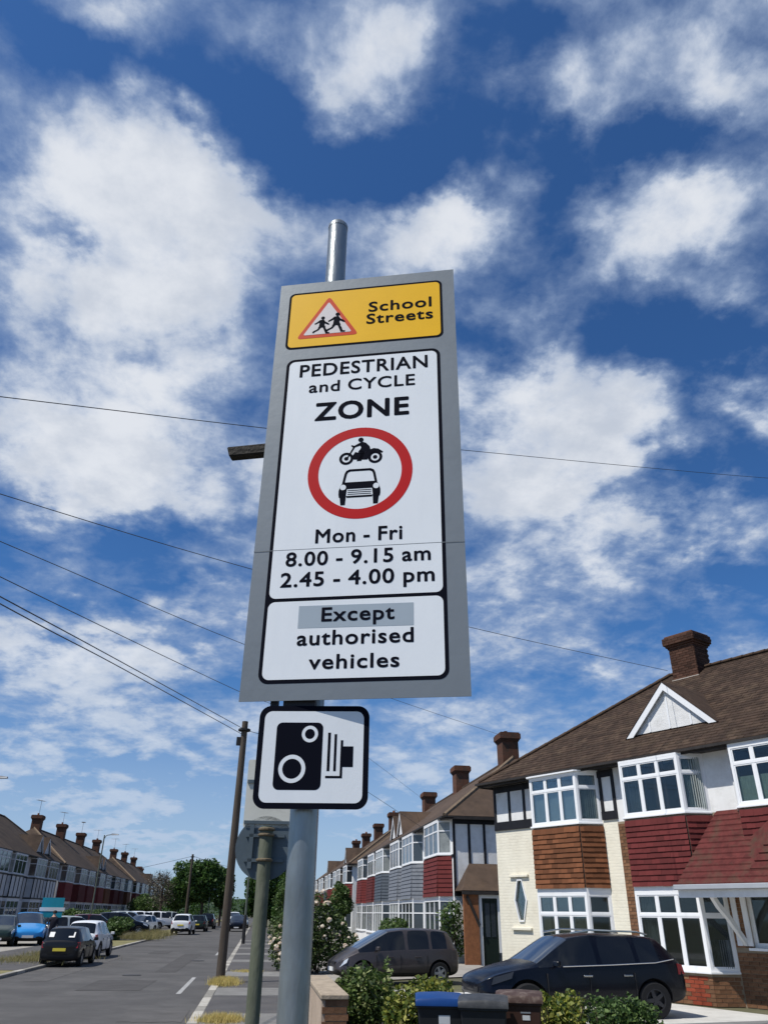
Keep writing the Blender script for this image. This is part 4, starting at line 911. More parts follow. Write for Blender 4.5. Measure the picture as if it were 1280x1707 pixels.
def body_parts(style):
    if style in BODY: return BODY[style]
    D=STY[style]; st=D['st']; bm=bmesh.new(); rings=[]
    for (x,zb,wl,zbe,wb,zt,wt,g,s) in st:
        half=[(0,zb),(wl-.12,zb),(wl-.02,zb+.12),(wl,(zb+zbe)/2-.02),(wb+.01,zbe-.05),(wb,zbe),(wt,zt-.035),(wt-.14,zt),(0,zt+.022)]
        ring=[(y,z) for y,z in half]+[(-y,z) for y,z in reversed(half[1:-1])]
        rings.append([bm.verts.new((x,y,z)) for y,z in ring])
    n=len(rings[0])
    cr=bm.edges.layers.float.new('crease_edge')
    # faces; material: 0 paint 1 side glass 2 screen 3 lining 4 lower trim
    for i in range(len(rings)-1):
        a,b_=rings[i],rings[i+1]; g=st[i][7]; s=st[i][8]
        for j in range(n):
            k=(j+1)%n; f=bm.faces.new((a[j],b_[j],b_[k],a[k])); f.smooth=True
            jj=j if j<8 else n-1-j   # mirrored index of the segment
            m_=0
            if jj==5 and g==1: m_=1
            if jj==5 and g==2: m_=1
            if jj in(6,7) and s: m_=2
            if jj in (0,1): m_=4
            f.material_index=m_
            e=bm.edges.get((a[j],b_[j]))
            jv=j if j<=8 else n-j
            if jv in(5,): e[cr]=.55
            if jv==6: e[cr]=.35
    for r,rev in((rings[0],False),(rings[-1],True)):
        f=bm.faces.new(r if rev else list(reversed(r))); f.smooth=True
    bmesh.ops.recalc_face_normals(bm,faces=bm.faces)
    for f in bm.faces:
        if f.material_index in(1,2):
            for e in f.edges: 
                if e[cr]<.5 and any(q.material_index!=f.material_index for q in e.link_faces): e[cr]=.6
    me=bpy.data.meshes.new('b'); bm.to_mesh(me); bm.free()
    for k in range(5): me.materials.append(bpy.data.materials.new('slot%d'%k))
    o=bpy.data.objects.new('b',me); COL.objects.link(o)
    m1=o.modifiers.new('s','SUBSURF'); m1.levels=2; m1.render_levels=2
    cut=MB()
    for ax in D['ax']:
        for sy in (-1,1):
            cut.tube([(ax,sy*.58,D['R']+.02),(ax,sy*1.2,D['R']+.02)],D['R']+.055,28,mi=3)
    cme=bpy.data.meshes.new('c'); cme.from_pydata(cut.v,[],cut.f)
    for k in range(5): cme.materials.append(me.materials[k])
    for p in cme.polygons: p.material_index=3
    bmc=bmesh.new(); bmc.from_mesh(cme); bmesh.ops.recalc_face_normals(bmc,faces=bmc.faces); bmc.to_mesh(cme); bmc.free()
    c=bpy.data.objects.new('c',cme); COL.objects.link(c)
    m2=o.modifiers.new('x','BOOLEAN'); m2.operation='DIFFERENCE'; m2.object=c; m2.solver='EXACT'
    dg=bpy.context.evaluated_depsgraph_get(); ev=bpy.data.meshes.new_from_object(o.evaluated_get(dg))
    out={}
    for k in range(5):
        bm=bmesh.new(); bm.from_mesh(ev); bmesh.ops.delete(bm,geom=[f for f in bm.faces if f.material_index!=k],context='FACES')
        for f in bm.faces: f.material_index=0; f.smooth=(k!=3)
        if len(bm.faces):
            if k in(1,2):
                # separate panes by island
                isl=[]; seen=set()
                for f in bm.faces:
                    if f in seen: continue
                    stk=[f]; seen.add(f); grp=[]
                    while stk:
                        q=stk.pop(); grp.append(q)
                        for e in q.edges:
                            for r in e.link_faces:
                                if r not in seen: seen.add(r); stk.append(r)
                    isl.append(grp)
                lst=[]
                for grp in isl:
                    mp={}; vs=[];fs=[]
                    for f in grp:
                        fs.append([mp.setdefault(v,len(mp)) for v in f.verts])
                    vs=[None]*len(mp)
                    for v,i in mp.items(): vs[i]=tuple(v.co)
                    m_=bpy.data.meshes.new('glass'); m_.from_pydata(vs,[],fs); m_.materials.append(cglass)
                    for p in m_.polygons: p.use_smooth=True
                    lst.append(m_)
                out[k]=lst
            else:
                m_=bpy.data.meshes.new('body'); bm.to_mesh(m_); m_.materials.clear(); out[k]=m_
        bm.free()
    bpy.data.objects.remove(o); bpy.data.objects.remove(c); BODY[style]=out; return out
WH={}
def wheel_meshes(R):
    if R in WH: return WH[R]
    b=MB(); w=.10; prof=[(R*.62,-w),(R*.92,-w),(R,-w*.7),(R,w*.7),(R*.92,w),(R*.62,w)]
    n=32
    for i in range(n):
        t0,t1=2*math.pi*i/n,2*math.pi*(i+1)/n
        for p,q in zip(prof,prof[1:]): b.face([(p[0]*math.cos(t0),p[1],p[0]*math.sin(t0)),(q[0]*math.cos(t0),q[1],q[0]*math.sin(t0)),(q[0]*math.cos(t1),q[1],q[0]*math.sin(t1)),(p[0]*math.cos(t1),p[1],p[0]*math.sin(t1))])
    t=mesh_only(b,'wheel',tyre,smooth=True)
    b=MB(); b.ring(0,0,R*.66,R*.56,-.095,.095,28,0)
    for k in range(5):
        a=2*math.pi*k/5; c,s=math.cos(a),math.sin(a); wd=.045
        b.prism([(c*.04-s*wd,s*.04+c*wd),(c*.04+s*wd,s*.04-c*wd),(c*R*.6+s*wd*.7,s*R*.6-c*wd*.7),(c*R*.6-s*wd*.7,s*R*.6+c*wd*.7)],-.085,.085)
    b.prism(circ(0,0,.055,12),-.09,.09); r=mesh_only(b,'rim',rim)
    b=MB(); b.prism(circ(0,0,R*.56,20),-.03,.03); d=mesh_only(b,'brake_disc',blackp)
    WH[R]=(t,r,d); return WH[R]
def car(name,style,loc,heading,scale,pm,label,group=None,detail=2,cat='car'):
    D=STY[style]; P=body_parts(style); L=D['L']
    # heading: azimuth of the nose (0 = +Y, clockwise)
    root=empty(name,loc,R_(90-heading),scale,label,cat,group)
    def put(me,nm,m_=None,par=root,cp=False):
        if m_ is not None: me=me.copy(); me.materials.clear(); me.materials.append(m_)
        o=bpy.data.objects.new(nm,me); COL.objects.link(o); o.parent=par; o.location=(-L/2,0,0); return o
    body=put(P[0],'body',pm)
    if 3 in P: put(P[3],'wheel_arch',blackp)
    if 4 in P: put(P[4],'sill_trim',blackp)
    for g in P.get(1,[]): put(g,'side_window')
    for g in P.get(2,[]):
        fr_=sum(v.co.x for v in g.vertices)/len(g.vertices)>L/2; put(g,'windscreen' if fr_ else 'rear_window',wscr if fr_ else None)
    t,r,d=wheel_meshes(D['R']); wy=max(s[2] for s in D['st'])-.115
    for ax in D['ax']:
        for sy in(-1,1):
            w=bpy.data.objects.new('wheel',t); COL.objects.link(w); w.parent=root; w.location=(ax-L/2,sy*wy,D['R'])
            for nm,me in (('rim',r),('brake_disc',d)):
                q=bpy.data.objects.new(nm,me); COL.objects.link(q); q.parent=w
    st=D['st']; zr=st[1][3]; zf=st[-2][3]
    W_=st[1][4]
    b=MB(); b.box(-L/2-.025,-L/2+.02,-.26,.26,.58,.69) if style!='suv' else b.box(-L/2-.03,-L/2+.02,-.26,.26,.72,.83); b.build('rear_plate',ply,root)
    b=MB(); b.box(L/2-.03,L/2+.02,-.26,.26,.36,.47); b.build('front_plate',plw,root)
    for sy in(-1,1):
        # lamps hug the corners
        b=MB(); x=-L/2+.02
        b.hexa([(x-.0,sy*(W_-.22),zr-.20),(x-.0,sy*(W_-.02),zr-.20),(x+.20,sy*(W_+.055),zr-.20),(x+.05,sy*(W_-.22),zr-.20),(x+.04,sy*(W_-.20),zr+.0),(x+.05,sy*(W_-.02),zr+.0),(x+.20,sy*(W_+.035),zr+.02),(x+.1,sy*(W_-.2),zr+.0)])
        b.build('tail_light',taill,root)
        s1=st[-3]; x1=s1[0]-L/2; s2=st[-2]; x2=s2[0]-L/2
        b=MB(); y1=s1[2]-.015; y2=s2[2]-.04
        b.hexa([(x2-.05,sy*(y2-.22),s2[3]-.14),(x2-.02,sy*(y2+.0),s2[3]-.14),(x1+.0,sy*(y1+.01),s1[3]-.13),(x1+.0,sy*(y1-.1),s1[3]-.13),(x2-.08,sy*(y2-.22),s2[3]+.0),(x2-.08,sy*(y2-.03),s2[3]+.0),(x1-.06,sy*(y1-.02),s1[3]-.01),(x1-.06,sy*(y1-.1),s1[3]-.01)])
        b.build('headlight',headl,root)
        mx=[s for s in st if s[8]=='w'][0][0]-L/2+.42; be=[s for s in st if s[8]=='w'][0]
        b=MB(); c=(mx,sy*(be[4]+.11),be[3]+.06); 
        b.hexa([(c[0]-.06,c[1]-sy*.09,c[2]-.06),(c[0]+.07,c[1]-sy*.09,c[2]-.05),(c[0]+.04,c[1]+sy*.09,c[2]-.05),(c[0]-.05,c[1]+sy*.09,c[2]-.06),(c[0]-.06,c[1]-sy*.09,c[2]+.07),(c[0]+.05,c[1]-sy*.09,c[2]+.06),(c[0]+.03,c[1]+sy*.09,c[2]+.06),(c[0]-.05,c[1]+sy*.09,c[2]+.07)])
        b.build('wing_mirror',pm,root,smooth=False,bevel=.018)
        if detail>=2:
            for hx in (1.15 if style!='mpv' else 1.15,2.05):
                wv=max(s[2] for s in st); b=MB(); b.box(hx-L/2+.18,hx-L/2+.38,sy*(wv+.005)-.02,sy*(wv+.005)+.02,be[3]-.19,be[3]-.155); b.build('door_handle',chrome if style=='suv' else pm,root,bevel=.008)
            b=MB(); wv=max(s[2] for s in st)
            for dx in ((D['ax'][0]+.42),(sum(D['ax'])/2+.05),(D['ax'][1]-.42)):
                b.box(dx-L/2-.006,dx-L/2+.006,sy*(wv-.022)-.02,sy*(wv-.016)+.018,.34,be[3]-.12)
            b.build('door_gap',blackp,root)
    if detail>=2:
        b=MB(); b.box(L/2-.16,L/2-.012,-.40,.40,.52,.62); b.build('grille',blackp,root)
    return root
P_black=paintm('paint_black',(.007,.007,.009),.1); P_navy=mat('paint_navy',(.002,.0028,.007),.25,.03,3,metal=.0,spec=.22,coat=.1); P_grey=paintm('paint_grey',(.055,.048,.050),.4,.4); P_white=paintm('paint_white',(.72,.74,.76),.0,.3)
P_silver=paintm('paint_silver',(.42,.46,.45),.5,.35); P_blue=paintm('paint_blue',(.03,.24,.58),.2); P_lblue=paintm('paint_light_blue',(.25,.55,.75),.2); P_dgreen=paintm('paint_dark_green',(.015,.03,.026)); P_dred=paintm('paint_dark_red',(.06,.012,.016))
# the big dark suv by the brick house and the grey mpv beyond it
def az(v): return Vector((math.sin(R_(v)),math.cos(R_(v)),0))
hd=-98; sc=.955
rear=Vector((7.62*S,15.85*S,.02)); suv=car('parked_suv','suv',rear+az(hd)*4.5*sc/2,hd,sc,P_navy,'shiny dark navy suv with chrome roof rails parked before the brick house',cat='car'); suv.scale=(1.03,.955,.905)
for c_ in suv.children:
    if c_.name.startswith('headlight'): c_.data.materials[0]=mat('smoked_headlight',(.02,.022,.026),.12,spec=.5)
    if c_.name.startswith('wheel'):
        for w_ in c_.children:
            if w_.name.startswith('rim'): w_.data=w_.data.copy(); w_.data.materials[0]=mat('dark_alloy',(.05,.05,.055),.35,metal=.6)
b=MB()
for sy in (-1,1): b.tube([(-1.55,sy*.60,1.66),(-1.3,sy*.62,1.72),(-.2,sy*.65,1.745),(.25,sy*.64,1.68)],.02,6)
b.build('roof_rail',chrome,suv,smooth=True)
b=MB()
b.tube([(-1.95,.86,1.17),(-1.5,.895,1.10),(-.5,.90,1.06),(.6,.895,1.03)],.011,5); b.tube([(-1.95,-.86,1.17),(-1.5,-.895,1.10),(-.5,-.90,1.06),(.6,-.895,1.03)],.011,5); b.build('window_trim',chrome,suv)
hd=-100; sc=.96
mpv=car('parked_car','mpv',Vector((1.95*S,22.55*S,.02))-az(hd)*4.0*sc/2,hd,sc,P_grey,'matt grey parked people carrier behind the hedge with its pale headlight showing',cat='car'); mpv.scale.z=.93
LG='cars parked on the left side of the road'
def lcar(style,px,py,heading,sc,pm,label,name='parked_car',group=LG,z=0.02,dx=0,detail=1):
    p=gd(px,py); return car(name,style,(p.x+dx,p.y+math.cos(R_(heading))*0,z),heading,sc,pm,label,group,detail)
bk=car('parked_car','hatch',(-6.10*S,28.7*S+1.7,.0),1,.88,P_black,'small black hatchback with yellow rear plate and L plate at the left kerb',LG,2)
b=MB(); b.box(-1.99,-1.955,-.1,.1,0,0)
def onglass(root,poly,name,m_,x0=-1.985):
    pass
# L plate: white square with a red L, on the tailgate; white square beside it painted as a reflection on the glass
b=MB(); q=lambda y0,y1,z0,z1,o=0:[(-1.905-o+(z-.95)*.78,y,z) for y,z in((y0,z0),(y1,z0),(y1,z1),(y0,z1))]
b.face(q(-.50,-.44,1.08,1.27,.012)); b.face(q(-.50,-.26,1.08,1.13,.013)); b.build('l_plate',plw,bk)
b=MB(); b.face(q(.34,.54,1.09,1.27,.012)); b.build('painted_reflection',plw,bk)
car('parked_car','suv',(-6.42*S,35.0*S,.0),2,.86,P_white,'white hatchback parked just ahead of the small black car at the left kerb',LG,2)
_q=gd(50,1578); car('parked_car','hatch',(_q.x-.55,_q.y+1.0,.05),164,1.12,P_blue,'bright blue parked car with pale stripes on the left drive, left of the black hatchback',LG,1)
car('parked_car','hatch',(-9.6*S,47.5*S,.05),60,1.0,P_silver,'silver green car on a drive, just behind the white hatchback',LG,1)
car('parked_car','suv',(-12.2*S,44*S,.05),170,.9,P_dgreen,'dark car cut off by the left edge of the picture',LG,1)
car('parked_car','hatch',(-10.2*S,57*S,.05),75,1.05,P_dred,'dark maroon car on a drive behind the verge bushes, right of the silver one',LG,1)
car('parked_car','suv',(-9.4*S,62*S,.05),80,1.0,P_navy,'dark navy car on a drive, second right of the silver one',LG,1)
car('parked_car','hatch',(-9.0*S,69*S,.05),200,1.0,P_white,'white car facing the camera on the far left drive beside the navy one',LG,1)
for i,(x,y,c,l) in enumerate(((-10.3,80,P_white,'far white van roofed car, first of the pale ones under the trees'),(-9.6,88,P_white,'far white car, second of the pale ones under the trees'),(-9.3,97,P_silver,'far silver car, third of the pale ones under the trees'),(-10.6,74,P_silver,'far silver car beyond the navy one on the left'))):
    car('parked_car','suv',(x*S,y*S,.05),60+10*i,1.05,c,l,LG,1)
car('moving_car','suv',(-5.75*S,69.5*S,.0),3,.98,P_white,'white car in the road seen from behind, in the middle distance','cars on the road',1)
car('parked_car','hatch',(-5.3*S,80*S,.0),2,1.05,P_dgreen,'dark car just beyond the white one in the road','cars on the road',1)
car('parked_car','suv',(-5.2*S,92*S,.0),2,1.0,P_navy,'dark car at the far end of the road near the trees','cars on the road',1)
car('moving_car','suv',(-1.9*S,82*S,.0),180,.95,P_navy,'dark oncoming car between the telegraph pole and the lamp column','cars on the road',1)
car('parked_car','hatch',(-1.75*S,100*S,.0),180,1.0,P_silver,'pale far car half hidden behind the mossy sign post','cars on the road',1)
car('parked_car','suv',(-3.2*S,118*S,.0),180,1.1,P_white,'tiny white van at the far end of the road','cars on the road',1)
# ================================================================ street furniture
wood=mat('pole_wood',(.070,.055,.043),.9,.3,7,.4,30,stretch=(1,1,.12),stain=(.11,.095,.08),stain_amt=.6,stain_scale=3)
cablem=mat('cable',(.07,.075,.085),.7)
def tpole(base,top_z,r,label,arms=True,group='wooden telegraph poles'):
    t=empty('telegraph_pole',base,0,1,label,'telegraph pole',group)
    b=MB(); b.tube([(0,0,-.3),(0,0,top_z*.5),(0,0,top_z)],[r,r*.87,r*.72],14); b.build('pole',wood,t,smooth=True)
    if arms:
        b=MB(); 
        for k in range(6):
            a=k*math.pi/3; b.box(math.cos(a)*r*.9-.03,math.cos(a)*r*.9+.03,math.sin(a)*r*.9-.03,math.sin(a)*r*.9+.03,top_z-.32,top_z-.22)
        b.tube([(0,0,top_z-.3),(0,0,top_z-.24)],r*1.5,10); b.build('terminal_ring',blackp,t)
        b=MB(); b.box(-r*.9-.1,-r*.7,-.06,.06,top_z-.75,top_z-.5); b.build('junction_box',blackp,t)
    return t
tp=gd(366,1646); tz_=at(411,1203,tp.y).z
tpole((tp.x,tp.y,0),tz_,.13,'brown wooden telegraph pole at the kerb, left of the mossy sign post')
fp=at(322,1424,83*S); tpole((fp.x,fp.y,0),fp.z,.16,'far telegraph pole standing in front of the round green tree')
off=Vector((-1.147*0,0,0)); 
# out of frame pole that the wires fan out from
dd=ray(-800,565); opz=7.6; OP=CAMP+dd*((opz-H)/dd.z)
tpole((OP.x,OP.y,0),opz+.25,.15,'wooden telegraph pole at the left kerb beside the camera')
def cable(A,B,sag,r=.011,lab='thin dark overhead wire'):
    A=Vector(A);B=Vector(B); pts=[]
    for i in range(15):
        t=i/14; p=A.lerp(B,t); p.z-=sag*4*t*(1-t); pts.append(p)
    b=MB(); b.tube(pts,r,5); o=b.build('overhead_cable',cablem); return meta(o,lab,'cable','overhead telephone wires')
TP=Vector((tp.x,tp.y,tz_-.25))
Z9=9.2*S
def thru(px,py,dist):
    return CAMP+ray(px,py)*dist
def wire(through,lab,r=.0075):
    # through: (px,py,distance along the ray) samples joined by a smooth line
    b=MB(); pts=[q if isinstance(q,Vector) else thru(*q) for q in through]
    P=[]
    pts=[pts[0]]+pts+[pts[-1]]
    for i in range(1,len(pts)-2):
        for k in range(6):
            t=k/6; a,b0,c,d=pts[i-1],pts[i],pts[i+1],pts[i+2]
            P.append(.5*((2*b0)+(c-a)*t+(2*a-5*b0+4*c-d)*t*t+(3*b0-a-3*c+d)*t*t*t))
    P.append(pts[-2]); b.tube(P,r,5); o=b.build('overhead_cable',cablem); meta(o,lab,'cable','overhead telephone wires')
opt=OP.copy()
wire([opt,(0,661,10.5),(445,714,13.5),(770,750,17),(1280,797,24),(1500,806,28)],'highest overhead wire, crossing behind the middle of the sign')
wire([opt,(0,823,11.5),(410,946,15.5),(785,1046,19),(1112,1118,23)],'overhead wire running down to the chimney of the brick house')
wire([opt,(0,902,12.5),(402,1072,19),(640,1160,27),(842,1228,37)],'overhead wire running down to the second chimney on the right')
wire([opt,(0,961,11),(395,1151,20),(560,1225,32),Vector((11.0*S,56.0*S,10.2))],'overhead wire passing just below the sign bottom on the left')
wire([opt,(0,994,10.8),(200,1102,15),TP],'upper of the two wires that end on the wooden pole',.010)
wire([opt,(0,1006,10.8),(200,1112,15),TP-Vector((0,0,.18))],'lower of the two wires that end on the wooden pole',.010)
wire([TP,(520,1262,27),Vector((7.2*S,37*S,5.95))],'faint overhead wire from the wooden pole towards the far right terrace',.009)
FP=Vector((fp.x,fp.y,fp.z-.2))
wire([FP,(280,1437,90),(235,1447,84)],'wire falling left from the far telegraph pole',.02)
wire([FP,(350,1436,100),(385,1446,95)],'wire falling right from the far telegraph pole',.02)
steel=mat('lamp_column_steel',(.10,.12,.10),.6,.15,6,stain=(.15,.14,.1),stain_amt=.4,stain_scale=5)
blackband=mat('column_black_base',(.02,.02,.022),.6)
lb=gd(405,1577); lz=at(416,1440,lb.y).z+1.3
lc=empty('lamp_column',(lb.x,lb.y,0),0,1,'thin green lamp column with black base at the right kerb beyond the wooden pole','street lamp','street lamps')
b=MB(); b.tube([(0,0,1.7),(0,0,lz)],[.07,.05],12); b.build('column',steel,lc,smooth=True)
b=MB(); b.tube([(0,0,0),(0,0,1.35),(0,0,1.7)],[.11,.11,.075],12); b.build('column_base',blackband,lc)
b=MB(); b.tube([(0,0,lz-.05),(-.25,0,lz+.12),(-.7,0,lz+.15)],.03,8); b.hexa([(-1.2,-.1,lz+.1),(-.65,-.1,lz+.1),(-.65,.1,lz+.1),(-1.2,.1,lz+.1),(-1.15,-.07,lz+.2),(-.7,-.07,lz+.2),(-.7,.07,lz+.2),(-1.15,.07,lz+.2)]); b.build('lamp_head',mat('lamp_head_grey',(.3,.31,.32),.5),lc)
def streetlamp(base,htop,arm,label):
    t=empty('street_lamp',base,0,1,label,'street lamp','street lamps')
    b=MB(); b.tube([(0,0,0),(0,0,1.4),(0,0,1.41),(0,0,htop)],[.1,.1,.065,.05],12); b.build('column',steel,t,smooth=True)
    b=MB(); b.tube([(0,0,htop-.3),(arm*.15,0,htop-.02),(arm*.55,0,htop+.06)],.03,8); b.build('bracket_arm',steel,t)
    b=MB(); x0,x1=sorted((arm*.5,arm)); b.hexa([(x0,-.12,htop+.0),(x1,-.12,htop+.03),(x1,.12,htop+.03),(x0,.12,htop+.0),(x0,-.08,htop+.14),(x1,-.05,htop+.10),(x1,.05,htop+.10),(x0,.08,htop+.14)]); b.build('lamp_head',mat('lamp_head_grey',(.3,.31,.32),.5),t)
l1=at(175,1392,60*S); streetlamp((l1.x,l1.y,0),l1.z,1.1,'street lamp on the left pavement in front of the red tiled row')
l2=at(-6,1296,33*S); streetlamp((l2.x-.6,l2.y,0),l2.z-.05,1.1,'street lamp whose head just enters at the left edge')
l3=at(351,1483,100*S); streetlamp((l3.x,l3.y,0),l3.z,.8,'small far lamp column beside the green trees')
# small white marker plate on a post beside the mossy post
mpp=gd(428,1560); mb_=MB(); mk=empty('marker_post',(mpp.x+.15,mpp.y,0),0,1,'white upright board seen just left of the mossy sign post','sign')
zt1=at(428,1480,mpp.y).z; zt2=at(428,1513,mpp.y).z
b=MB(); b.box(-.09,.09,-.02,.0,zt2,zt1); b.build('board',mat('board_white',(.7,.7,.66),.6),mk); b=MB(); b.tube([(0,.03,0),(0,.03,zt1-.05)],.03,8); b.build('post',blackband,mk)
# estate agent's board by the left row
eb=at(88,1512,46*S); ea=empty('agent_board',(eb.x,eb.y,0),R_(6),1,'turquoise board with a white band on a post before the left houses','sign')
teal=mat('board_teal',(.02,.27,.34),.5,.06,3)
h=eb.z; b=MB(); b.box(-.62,.62,-.03,.0,h-.55,h+.5); b.build('board',teal,ea); b=MB(); b.box(-.70,.72,-.045,-.031,h-.22,h-.02); b.build('board_band',plw,ea); b=MB(); b.box(-.05,.05,.002,.09,0,h+.5); b.build('post',plw,ea)
# ================================================================ garden wall, bins
bt=empty('garden_wall',(0,0,0),0,1,'low garden wall with pale rendered side and brown brick end behind the sign post','wall')  # the rendered side is a tan side, pale from sunlight put into its colour
wx0,wx1,wy0,wy1,wz=.78*S,1.06*S,9.95*S,12.9*S,.80*S
b=MB(); b.box(wx0,wx1,wy0+.02,wy1,0,wz-.06); b.build('wall',mat('sunlit_tan_side',(.42,.33,.25),.9,.15,4,.3,30,stain=(.25,.18,.12),stain_amt=.5,stain_scale=3),bt)  # paler than the end because sunlight is put into its colour
b=MB(); b.box(wx0-.02,wx1+.02,wy0-.02,wy1+.02,wz-.058,wz); b.build('coping',mat('sandy_coping',(.33,.27,.20),.9,.25,8,.3,30),bt,bevel=.01)
z=.04
for r in range(11):
    for k in range(2):
        c=wx0+.01+(.07 if r%2 else .11)+k*.16
        inst(bme,'brick',bt,(min(c,wx1-.06),wy0+.012,z+.0),(0,0,0),(.72,1,1.05))
    z+=.079
binm=mat('bin_black_plastic',(.014,.016,.019),.5,.1,6,.05,30); binb=mat('bin_brown_plastic',(.045,.022,.016),.55,.15,6); lidb=mat('bin_blue_lid',(.006,.04,.16),.4,.08,5); lidbr=mat('bin_brown_lid',(.06,.035,.028),.6,.2,9,stain=(.22,.18,.15),stain_amt=.5,stain_scale=9); lidk=mat('bin_black_lid',(.035,.037,.04),.5,.2,9,stain=(.12,.12,.12),stain_amt=.4,stain_scale=8)
stick=mat('sticker_white',(.6,.62,.63),.5); stg=mat('sticker_grey',(.22,.24,.27),.5)
def bin_(loc,rz,bm_,lm,label,sty,s=1.0):
    t=empty('wheelie_bin',loc,rz,s,label,'wheelie bin','wheelie bins by the garden hedge')
    b=MB(); b.hexa([(-.20,-.22,.06),(.20,-.22,.06),(.20,.22,.06),(-.20,.22,.06),(-.26,-.30,.96),(.26,-.30,.96),(.26,.30,.96),(-.26,.30,.96)]); b.build('body',bm_,t,bevel=.015)
    b=MB(); b.box(-.275,.275,-.315,.31,.945,.985); b.build('rim',bm_,t,bevel=.008)
    b=MB()
    # domed lid from cross sections
    ys=[-.33,-.31,-.2,0,.2,.30]; hs_=[.0,.03,.055,.07,.06,.03]; xs=[-.285,-.25,0,.25,.285]; hx=[0,.012,.022,.012,0]
    for i in range(5):
        for j in range(4):
            z_=lambda a,c: 1.0+hs_[a]+hx[c]
            b.face([(xs[j],ys[i],z_(i,j)),(xs[j+1],ys[i],z_(i,j+1)),(xs[j+1],ys[i+1],z_(i+1,j+1)),(xs[j],ys[i+1],z_(i+1,j))])
    for i in range(5):
        for sx,j in ((-.285,0),(.285,4)): b.face([(sx,ys[i],.975),(sx,ys[i+1],.975),(sx,ys[i+1],1.0+hs_[i+1]),(sx,ys[i],1.0+hs_[i])])
    b.face([(-.285,-.33,.975),(.285,-.33,.975),(.285,-.33,1.0),(.25,-.33,1.012),(0,-.33,1.022),(-.25,-.33,1.012),(-.285,-.33,1.0)])
    b.face([(-.285,.30,.975),(.285,.30,.975),(.285,.30,1.03),(-.285,.30,1.03)])
    ld=b.build('lid',lm,t,smooth=True)
    b=MB(); b.tube([(-.25,.34,1.0),(.25,.34,1.0)],.018,8); b.box(-.26,-.22,.28,.36,.96,1.03); b.box(.22,.26,.28,.36,.96,1.03); b.build('handle',bm_,t)
    for sx in (-1,1):
        b=MB(); b.tube([(sx*.20,.26,.1),(sx*.26,.26,.1)],.1,16); b.build('wheel',tyre,t)
    for (x0,x1,z0,z1,m_) in sty:
        yy=lambda z_: -.22-.08*(z_-.06)/.9-.004
        b=MB(); b.hexa([(x0,yy(z0),z0),(x1,yy(z0),z0),(x1,yy(z0)+.003,z0),(x0,yy(z0)+.003,z0),(x0,yy(z1),z1),(x1,yy(z1),z1),(x1,yy(z1)+.003,z1),(x0,yy(z1)+.003,z1)]); b.build('sticker',m_,t)
    return t
p=gd(736,1668,1.0); bin_((p.x+.04,p.y+.32,0),R_(-10),binm,lidb,'black wheelie bin with a bright blue lid, leftmost of the three bins',[(-.02,.11,.80,.885,stick),(-.03,.0,.69,.76,stg),(.05,.11,.685,.765,stick)],.97)
p=gd(810,1672,1.0); bin_((p.x+.06,p.y+.34,0),R_(-16),binm,lidk,'all black wheelie bin between the blue lidded and the brown one',[(.0,.05,.64,.82,stg),(.09,.14,.62,.80,stg),(-.08,-.02,.62,.7,stg)],.97)
p=gd(872,1664,1.0); bin_((p.x+.06,p.y+.36,0),R_(-18),binb,lidbr,'dark brown wheelie bin with a dusty brown lid, rightmost of the three bins',[(.03,.12,.80,.85,stick),(.01,.13,.87,.885,stg)],.97)
# low wall in front of the brick house
gw=empty('garden_wall',(0,0,0),0,1,'low brick front wall with grey coping before the brick house at the bottom right','wall')
A=gd(1085,1712,.42); B=gd(1300,1704,.42)
A=Vector((A.x,A.y,0)); B=Vector((B.x,B.y,0)); e=(B-A).normalized(); n=Vector((e.y,-e.x,0))
b=MB(); b.fbox(A,e,n,0,6,-.2,0,0,.36); b.build('wall',chb,gw); b=MB(); b.fbox(A,e,n,-.03,6,-.24,.04,.361,.42); b.build('coping',concr,gw,bevel=.01)
# ================================================================ plants
def leaves(name,m_,parent,blobs,n,size,seed,flat=.0,kind=None,shell=.55):
    rg=random.Random(seed); V=[];Fc=[]
    tot=sum(r[0]*r[1]*r[2] for _,r in blobs)
    for c,r in blobs:
        k=int(n*r[0]*r[1]*r[2]/tot)
        for _ in range(k):
            while True:
                d=Vector((rg.uniform(-1,1),rg.uniform(-1,1),rg.uniform(-1,1)))
                if .05<d.length<=1: break
            q=d.normalized()*(shell+(1-shell)*rg.random()**.7) if rg.random()<.8 else d
            p=Vector((c[0]+q.x*r[0],c[1]+q.y*r[1],c[2]+q.z*r[2]))
            nz=mnoise.noise(p*(1.6/size*.05)+Vector((seed,0,0)))
            p+=Vector((nz,mnoise.noise(p*.9),nz*.6))*r[0]*.22
            if p.z<.03: p.z=.03+rg.random()*.2
            s=size*(.45+1.25*rg.random()**1.6)
            a=Vector((rg.gauss(0,1),rg.gauss(0,1),rg.gauss(0,.7))).normalized(); t=a.cross(Vector((rg.gauss(0,1),rg.gauss(0,1),rg.gauss(0,1)))).normalized()
            i=len(V); V+= [tuple(p-a*s*.5),tuple(p+t*s*.28),tuple(p+a*s*.5),tuple(p-t*s*.28)]; Fc.append((i,i+1,i+2,i+3))
    me=bpy.data.meshes.new(name); me.from_pydata(V,[],Fc); me.materials.append(m_); o=bpy.data.objects.new(name,me); COL.objects.link(o)
    if parent: o.parent=parent
    if kind: o['kind']=kind
    return o
bark=mat('bark',(.06,.045,.035),.95,.3,6,.4,20)
hedgeD=leafmat('hedge_dark_leaf',[(0,(.03,.055,.015)),(.45,(.065,.11,.024)),(.8,(.12,.17,.04)),(1,(.34,.36,.16))])
hedgeY=leafmat('hedge_variegated_leaf',[(0,(.03,.06,.012)),(.4,(.08,.12,.02)),(.75,(.24,.25,.035)),(1,(.40,.38,.12))])
